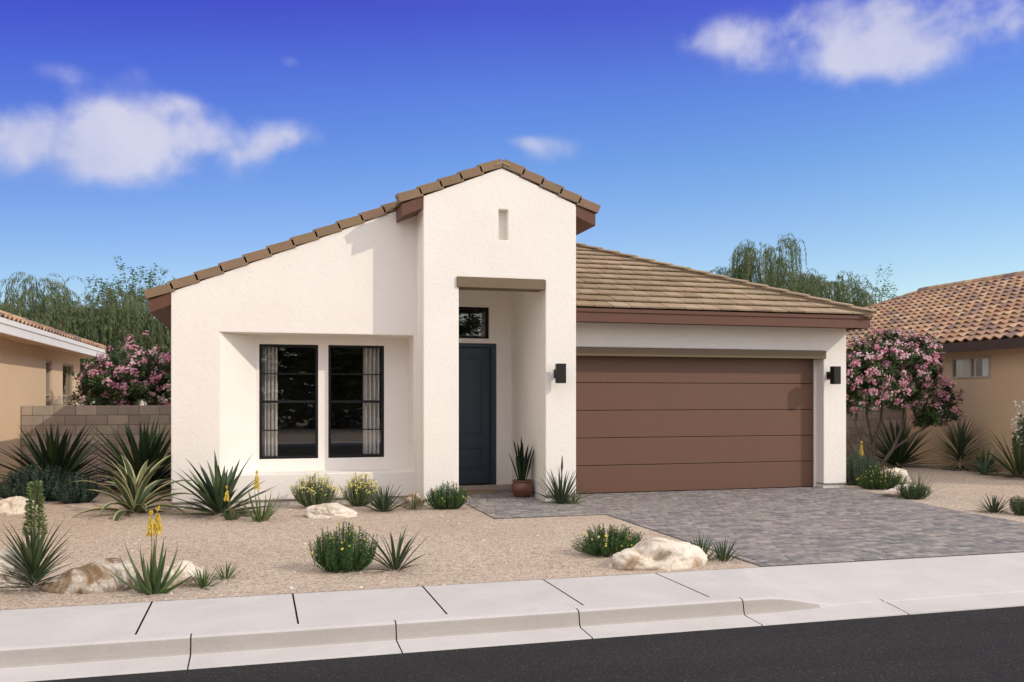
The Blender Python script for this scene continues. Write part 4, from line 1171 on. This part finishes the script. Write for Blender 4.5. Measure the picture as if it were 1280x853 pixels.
# ------------------------------------------------------------------ pink oleanders
PK = [(.66, .27, .36), (.70, .36, .44), (.74, .46, .51), (.60, .22, .32), (.76, .56, .58)]
OLV = [(0.066, 0.114, 0.040), (0.094, 0.150, 0.050), (0.058, 0.094, 0.036), (0.120, 0.186, 0.062)]
def oleander(name, label, base, stems, lobes, ntip, pflower, zmin=None):
    """stems: list of polylines (x,y,z,r); lobes: (cx,cy,cz,rx,ry,rz,weight)"""
    e = empty(name, base, label, 'flowering shrub')
    g = MB()
    for st in stems: g.tube([p[:3] for p in st], [p[3] for p in st], 7)
    ends = [Vector(st[-1][:3]) for st in stems]
    tips = []
    W = sum(l[6] for l in lobes)
    for i in range(ntip):
        t = rnd.uniform(0, W)
        for l in lobes:
            t -= l[6]
            if t <= 0: break
        while True:
            d = Vector((rnd.gauss(0, 1), rnd.gauss(0, 1), rnd.gauss(0, 1))).normalized()
            if d.z > -.75: break
        r = (rnd.random() ** .45)
        p = Vector((l[0] + d.x * l[3] * r, l[1] + d.y * l[4] * r, l[2] + d.z * l[5] * r))
        tips.append((p, d, r))
        if r > .45:
            q = min(ends, key=lambda s: (s - p).length)
            m = q.lerp(p, .55) + Vector((0, 0, -.06))
            if (q - p).length < 1.6: g.tube([q, m, p], [.012, .008, .004], 4, cap=False)
    g.build('trunk', M['bark'], e, smooth=True)
    f = MB(); fl = MB()
    for p, d, r in tips:
        ax = (d + Vector((0, 0, .8))).normalized()
        for k in range(24):
            a = ax.orthogonal().normalized(); b = ax.cross(a); t = k * 2.4
            dirv = (a * math.cos(t) + b * math.sin(t)) * rnd.uniform(.5, 1.1) + ax * rnd.uniform(.0, 1.0)
            q = p - ax * rnd.uniform(-.03, .20)
            diamond(f, q, dirv, rnd.uniform(.10, .18), .034, jit(rnd.choice(OLV), .2), ax)
        if r > .56 and rnd.random() < pflower:
            c = rnd.choice(PK); q = p + ax * .07
            for k in range(rnd.randint(13, 24)):
                w = Vector((rnd.gauss(0, 1), rnd.gauss(0, 1), rnd.gauss(0, .8))) * .046
                floret(fl, q + w, rnd.uniform(.023, .034), rnd.choice([c, c, rnd.choice(PK)]), 5, d + ax * .4 + w * 8)
    f.build('foliage', M['leaf'], e); fl.build('flowers', M['petal'], e)
    return e
bx, by = 13.75, 18.0
st = [
 [(bx, by, 0, .055), (bx - .28, by, .55, .045), (bx - .55, by - .05, 1.15, .035), (bx - .45, by, 1.7, .022)],
 [(bx, by, 0, .05), (bx + .02, by + .1, .6, .04), (bx + .25, by + .1, 1.2, .03), (bx + .2, by, 1.9, .02)],
 [(bx + .05, by, 0, .05), (bx + .45, by - .05, .5, .04), (bx + .75, by, 1.0, .03), (bx + .8, by, 1.6, .02)],
 [(bx + .45, by - .05, .5, .03), (bx + 1.1, by, .85, .025), (bx + 1.7, by, 1.15, .02)],
 [(bx - .1, by, 0, .04), (bx - .6, by, .5, .035), (bx - .85, by, 1.1, .025), (bx - .9, by, 1.6, .018)],
 [(bx + .02, by + .1, .6, .03), (bx - .15, by + .1, 1.3, .025), (bx - .2, by, 2.1, .015)]]
lobes = [(bx - .45, by, 2.05, .62, .7, .95, 1.1), (bx + .30, by, 2.40, .80, .75, .90, 1.3), (bx + 1.12, by, 2.40, .64, .6, .90, 1.0), (bx + .35, by - .15, 1.75, .85, .5, .45, .7), (bx + 1.45, by, 1.30, .34, .4, .36, .22), (bx + 1.95, by - .05, 1.52, .36, .3, .56, .34), (bx - .9, by, 1.9, .35, .5, .75, .4)]
oleander('flowering_shrub', 'multi trunked pink flowering shrub in front of the tan house at right', (bx, by, 0), st, lobes, 860, .62)
bx, by = -2.75, 22.6
st = [[(bx + dx * .2, by, 0, .05), (bx + dx * .7, by + .05, .9, .035), (bx + dx, by, 1.8, .02)] for dx in (-1.0, -.5, 0, .5, 1.0, 1.4)]
lobes = [(bx - .55, by, 1.75, .75, .8, .95, 1), (bx + .05, by, 2.0, .85, .8, 1.15, 1.2), (bx + 1.0, by, 1.95, .75, .8, 1.2, 1.1), (bx + 1.7, by, 1.7, .5, .7, 1.0, .6)]
oleander('flowering_shrub', 'pink flowering shrub rising behind the block wall, left of the white house', (bx, by, 0), st, lobes, 640, .60)

# ------------------------------------------------------------------ background trees
WC = [(0.108, 0.160, 0.062), (0.135, 0.189, 0.077), (0.088, 0.136, 0.053), (0.161, 0.218, 0.091)]
def willow(x, y, H, Rr, ns, label, seed, cols=WC, name='weeping_tree', leaf=(.17, .021), low=.25, cat='tree'):
    rr = random.Random(seed)
    e = empty(name, (x, y, 0), label, cat)
    g = MB()
    g.tube([(x, y, -.1), (x + .1, y, H * .25), (x, y + .05, H * .5)], [.18, .13, .06], 8)
    limbs = []
    nl = 22
    for i in range(nl):
        a = i * 2.4 + rr.uniform(-.4, .4); r = Rr * math.sqrt((i + .5) / nl) * rr.uniform(.7, 1.0)
        z0 = H * rr.uniform(.3, .5)
        zt = H * (1.0 - .36 * (r / Rr) ** 2) * rr.uniform(.80, 1.0)
        p = [Vector((x, y, z0)), Vector((x + math.cos(a) * r * .3, y + math.sin(a) * r * .3, (z0 + zt) * .5)), Vector((x + math.cos(a) * r * .72, y + math.sin(a) * r * .72, zt * .95)), Vector((x + math.cos(a) * r, y + math.sin(a) * r, zt))]
        g.tube(p, [.06, .035, .014, .005], 5); limbs.append(p)
    f = MB()
    for i in range(ns):
        p = rr.choice(limbs); u = rr.uniform(.35, 1)
        q = p[1].lerp(p[2], (u - .33) / .33) if u < .66 else p[2].lerp(p[3], (u - .66) / .34)
        q = q + Vector((rr.gauss(0, .22), rr.gauss(0, .22), rr.uniform(-.25, .08)))
        a = math.atan2(q.y - y, q.x - x) + rr.uniform(-.9, .9); L = H * rr.uniform(.16, .46); Lmax = (q.z - H * low)
        L = max(.5, min(L, Lmax))
        sag = rr.uniform(.25, .6); up = rr.uniform(.0, .35)
        pts = []; n = int(L / .034); el = rr.uniform(.2, 1.1); pp = q.copy()
        step = .034
        for k in range(n):
            d = Vector((math.cos(a) * math.cos(el), math.sin(a) * math.cos(el), math.sin(el)))
            pp = pp + d * step; el = max(-1.5, el - step * rr.uniform(2.2, 4.2)); pts.append(pp.copy())
        c = jit(cols[rr.randrange(len(cols))], .2)
        if len(pts) > 3: g.tube(pts[::4], .0045, 3, cap=False)
        for k, pk in enumerate(pts):
            if rr.random() < .18: continue
            aa = rr.uniform(0, 6.28)
            diamond(f, pk, (math.cos(aa) * .6, math.sin(aa) * .6, rr.uniform(-2.4, -.5)), leaf[0] * rr.uniform(.6, 1.2), leaf[1], jit(c, .18))
    g.build('trunk', M['bark'], e, smooth=True)
    f.build('crown', M['leaf'], e)
    return e
def broadleaf(x, y, H, Rr, n, label, seed, cols, leaf=(.14, .06), zc=.68, name='broadleaf_tree', zlow=-.6):
    rr = random.Random(seed); e = empty(name, (x, y, 0), label, 'tree'); g = MB(); f = MB()
    g.tube([(x, y, -.1), (x + .05, y, H * .3), (x, y, H * .6)], [.18, .13, .08], 8)
    for i in range(n):
        while True:
            d = Vector((rr.gauss(0, 1), rr.gauss(0, 1), rr.gauss(0, 1))).normalized()
            if d.z > zlow: break
        r = rr.random() ** .5 * rr.uniform(.75, 1.15)
        p = Vector((x + d.x * Rr * r, y + d.y * Rr * r, H * zc + d.z * H * (1 - zc) * r))
        q = Vector((x, y, H * rr.uniform(.35, .6)))
        if i % 3 == 0: g.tube([q, q.lerp(p, .5) + Vector((0, 0, -.1)), p], [.035, .02, .006], 4, cap=False)
        ax = (d + Vector((0, 0, .3))).normalized(); L = rr.uniform(.4, .8)
        for k in range(46):
            u = rr.random(); s = p + ax * L * (u - .5) + Vector((rr.gauss(0, .07), rr.gauss(0, .07), rr.gauss(0, .05)))
            aa = rr.uniform(0, 6.28)
            diamond(f, s, (math.cos(aa), math.sin(aa), rr.uniform(-.5, .5)), leaf[0] * rr.uniform(.6, 1.2), leaf[1], jit(cols[rr.randrange(len(cols))], .2), Vector((rr.gauss(0, .4), rr.gauss(0, .4), 1)))
    g.build('trunk', M['bark'], e, smooth=True); f.build('crown', M['leaf'], e)
    return e
willow(-6.5, 31.0, 5.9, 1.7, 760, 'tall weeping tree behind the beige house roof, leftmost of the weeping trees', 1, low=.15)
willow(-4.9, 31.6, 5.5, 1.7, 820, 'weeping tree above the pink shrub, middle of the left trees', 2, low=.15)
willow(-3.3, 32.2, 5.4, 1.7, 820, 'weeping tree beside the white house roof edge', 3, low=.15)
GBR = [(0.115, 0.190, 0.052), (0.144, 0.218, 0.069), (0.086, 0.149, 0.044)]
broadleaf(-4.3, 36.0, 6.5, 2.0, 240, 'leafy bright green tree behind the weeping trees at left', 4, GBR)
broadleaf(-8.6, 36.0, 4.6, 2.2, 160, 'leafy tree at the left edge behind the beige house', 14, GBR)
willow(21.0, 34.0, 8.7, 3.2, 1000, 'tall weeping tree behind the garage roof, left of two', 5, low=.35, leaf=(.19, .024))
willow(24.6, 35.0, 7.6, 2.3, 700, 'lower weeping tree behind the tan house roof, right of two', 6, low=.35, leaf=(.19, .024))
broadleaf(23.6, 38.0, 7.0, 3.0, 300, 'bright leafy tree low behind the garage roof', 7, GBR)
broadleaf(27.6, 36.0, 7.8, 1.8, 110, 'leafy green tree top showing above the tan house roof', 8, GBR)
# trees across the street, seen in the window glass
for k, (x, y, H, Rr) in enumerate(((-8.5, -19, 7.4, 4.2), (-2.0, -21, 7.8, 4.2), (4.5, -22, 7.4, 4.2), (11.5, -24, 7.6, 4.4))):
    broadleaf(x, y, H, Rr, 900, 'street tree across the road, reflected in the black window glass', 40 + k, [(.12, .17, .06), (.16, .21, .08)], leaf=(.34, .16), zc=.45, zlow=-1.1)['group'] = 'street trees across the road'

g = MB(); hr = random.Random(77)
for k in range(9000):
    x = hr.uniform(-22, 26); z = 2.7 * hr.random() * (.9 + .12 * math.sin(x * 1.3)); y = -27 + hr.gauss(0, .45)
    aa = hr.uniform(0, 6.28)
    diamond(g, (x, y, z), (math.cos(aa), math.sin(aa), hr.uniform(-.6, .8)), hr.uniform(.25, .45), .2, jit((.10, .145, .05), .3))
h = tag(g.build('hedge', M['leaf']), 'long green hedge across the road, reflected in the black window glass', 'hedge')

# ------------------------------------------------------------------ light and sky
SUN = Vector((1.2, -1.0, .95)).normalized()
sun = bpy.data.lights.new('sun', 'SUN'); sun.energy = 2.05; sun.angle = R(.53); sun.color = (1, .90, .74)
so = bpy.data.objects.new('sun', sun); COL.objects.link(so)
so.rotation_euler = SUN.to_track_quat('Z', 'Y').to_euler()
so.location = (10, -10, 12)
w = bpy.data.worlds.new('World'); scene.world = w
t = NT(w)
el = math.asin(SUN.z); azs = math.atan2(SUN.x, SUN.y)
sky = t.new('ShaderNodeTexSky', sky_type='NISHITA'); sky.sun_disc = False
sky.sun_elevation = el; sky.sun_rotation = azs; sky.air_density = 1.0; sky.dust_density = .6; sky.ozone_density = 2.0
tc = t.new('ShaderNodeTexCoord').outputs['Generated']
sp = t.new('ShaderNodeSeparateXYZ'); t.link(tc, sp.inputs[0])
EL = t.math('ARCSINE', sp.outputs[2]); AZ = t.math('ARCTAN2', sp.outputs[0], sp.outputs[1])
ang = t.math('MULTIPLY', EL, 180 / math.pi)
fac = t.math('DIVIDE', ang, 60, clamp=True)
#SKYTINT
tint = t.ramp(fac, [(0.0, (1.35, 1.25, 1.15)), (.125, (.92, .98, 1.14)), (.24, (.60, .785, 1.19)), (.31, (.49, .615, 1.27)), (.385, (.385, .345, 1.2)), (.6, (.45, .45, .9)), (1, (.8, .8, .9))])
base = t.mix(1, sky.outputs[0], tint, 'MULTIPLY')
azf = t.math('ADD', t.math('DIVIDE', AZ, 2.0), .5, clamp=True)
side_lo = t.ramp(azf, [(.38, (.62, .68, .74)), (.62, (1, 1, 1)), (.85, (1.18, 1.18, 1.05))])
side_hi = t.ramp(azf, [(.38, (.60, .47, .77)), (.62, (1, 1, 1)), (.85, (1.18, 1.18, 1.05))])
side = t.mix(t.ramp(fac, [(.13, (0, 0, 0)), (.38, (1, 1, 1))]), side_lo, side_hi)
base = t.mix(1, base, side, 'MULTIPLY')
# clouds in sky directions: soft blobs broken up by noise
cv = t.new('ShaderNodeCombineXYZ'); t.link(AZ, cv.inputs[0]); t.link(EL, cv.inputs[1])
n1 = t.noise(9.5, 7, .50, cv.outputs[0], .1); n2 = t.noise(30, 5, .5, cv.outputs[0], .3)
def blob(az, e, ra, re, wt):
    a = t.math('DIVIDE', t.math('SUBTRACT', AZ, az), ra); b = t.math('DIVIDE', t.math('SUBTRACT', EL, e), re)
    q = t.math('ADD', t.math('MULTIPLY', a, a), t.math('MULTIPLY', b, b))
    return t.math('MULTIPLY', t.math('EXPONENT', t.math('MULTIPLY', q, -1)), wt)
def ae(u, v):
    a = (u - 640) / 1140.; return math.atan(320 / 1140.) + math.atan(a), math.atan((497 - v) / 1140. * math.cos(math.atan(a)))
tot = None
for (u, v, ru, rv, wt) in [(20, 178, 75, 30, 1.0), (110, 180, 80, 42, 1.0), (180, 155, 60, 28, .8), (225, 130, 36, 14, .55), (285, 185, 62, 32, 1.1), (365, 172, 42, 18, .75), (160, 205, 60, 22, .7),
                           (890, 50, 50, 18, .7), (965, 55, 60, 34, 1.1), (1075, 40, 85, 45, 1.05), (1090, 75, 60, 24, .8), (1180, 35, 70, 30, .85), (1250, 25, 60, 34, .9), (1120, 0, 120, 18, .5),
                           (690, 187, 42, 17, .62), (655, 177, 30, 9, .5), (80, 92, 36, 13, .44), (172, 97, 20, 15, .44), (362, 77, 16, 10, .44)]:
    a, e = ae(u, v); k = blob(a, e, ru / 1140., rv / 1140., wt)
    tot = k if tot is None else t.math('ADD', tot, k)
# unseen bright cloud added behind, beside and above the camera as fill light
n3 = t.noise(2.2, 6, .6, tc, .3)
fwd = t.math('ADD', t.math('MULTIPLY', sp.outputs[0], .27), t.math('MULTIPLY', sp.outputs[1], .963))
beh = t.ramp(t.math('SUBTRACT', .5, t.math('MULTIPLY', fwd, .5)), [(.20, (0, 0, 0)), (.36, (1, 1, 1))])
high = t.ramp(fac, [(.62, (0, 0, 0)), (.85, (1, 1, 1))])
reg = t.math('MAXIMUM', beh, high)
fill_cloud = t.math('MULTIPLY', t.math('MULTIPLY', t.math('SUBTRACT', n3.outputs[0], .36), 4.0, clamp=True), reg)
dens = t.math('ADD', t.math('MULTIPLY', t.math('SUBTRACT', n1.outputs[0], .5), 2.6), t.math('MULTIPLY', t.math('SUBTRACT', n2.outputs[0], .5), 1.0))
m = t.math('MULTIPLY', tot, t.math('ADD', .95, t.math('MULTIPLY', dens, .75)))
m = t.math('ADD', m, t.math('MULTIPLY', dens, t.math('MINIMUM', tot, .55)))
m = t.math('SUBTRACT', m, .16)
mask = t.new('ShaderNodeMapRange', interpolation_type='SMOOTHSTEP'); t.link(m, mask.inputs[0]); mask.inputs[1].default_value = 0; mask.inputs[2].default_value = 1.25; mask.inputs[3].default_value = 0; mask.inputs[4].default_value = .84
cm = mask.outputs[0]
CS = 1 / .15
shade = t.ramp(n1.outputs[0], [(.3, (.52, .55, .78)), (.62, (.74, .73, .84))])
cl = t.mix(1, shade, (CS, CS, CS), 'MULTIPLY')
colr = t.mix(t.math('MULTIPLY', fill_cloud, .9), t.mix(cm, base, cl), (2.2 * CS, 2.12 * CS, 1.98 * CS))
bg = t.new('ShaderNodeBackground'); t.link(colr, bg.inputs[0]); bg.inputs[1].default_value = .15
o = t.new('ShaderNodeOutputWorld'); t.link(bg.outputs[0], o.inputs[0])

# ------------------------------------------------------------------ camera
cam = bpy.data.cameras.new('camera'); co = bpy.data.objects.new('camera', cam); COL.objects.link(co)
cam.sensor_width = 36; cam.lens = 36 * 1140 / 1280; cam.shift_y = (497 - 426.5) / 1280; cam.clip_end = 2000; cam.clip_start = .05
co.location = (0, 0, 1.7); co.rotation_euler = (R(90), 0, -math.atan(320 / 1140.))
scene.camera = co
vs_ = scene.view_settings; vs_.view_transform = 'Standard'; vs_.look = 'None'; vs_.exposure = 0; vs_.gamma = 1; vs_.use_curve_mapping = False
scene.render.engine = 'CYCLES'
scene.cycles.max_bounces = 10; scene.cycles.diffuse_bounces = 7; scene.cycles.transparent_max_bounces = 12
scene.cycles.use_denoising = True
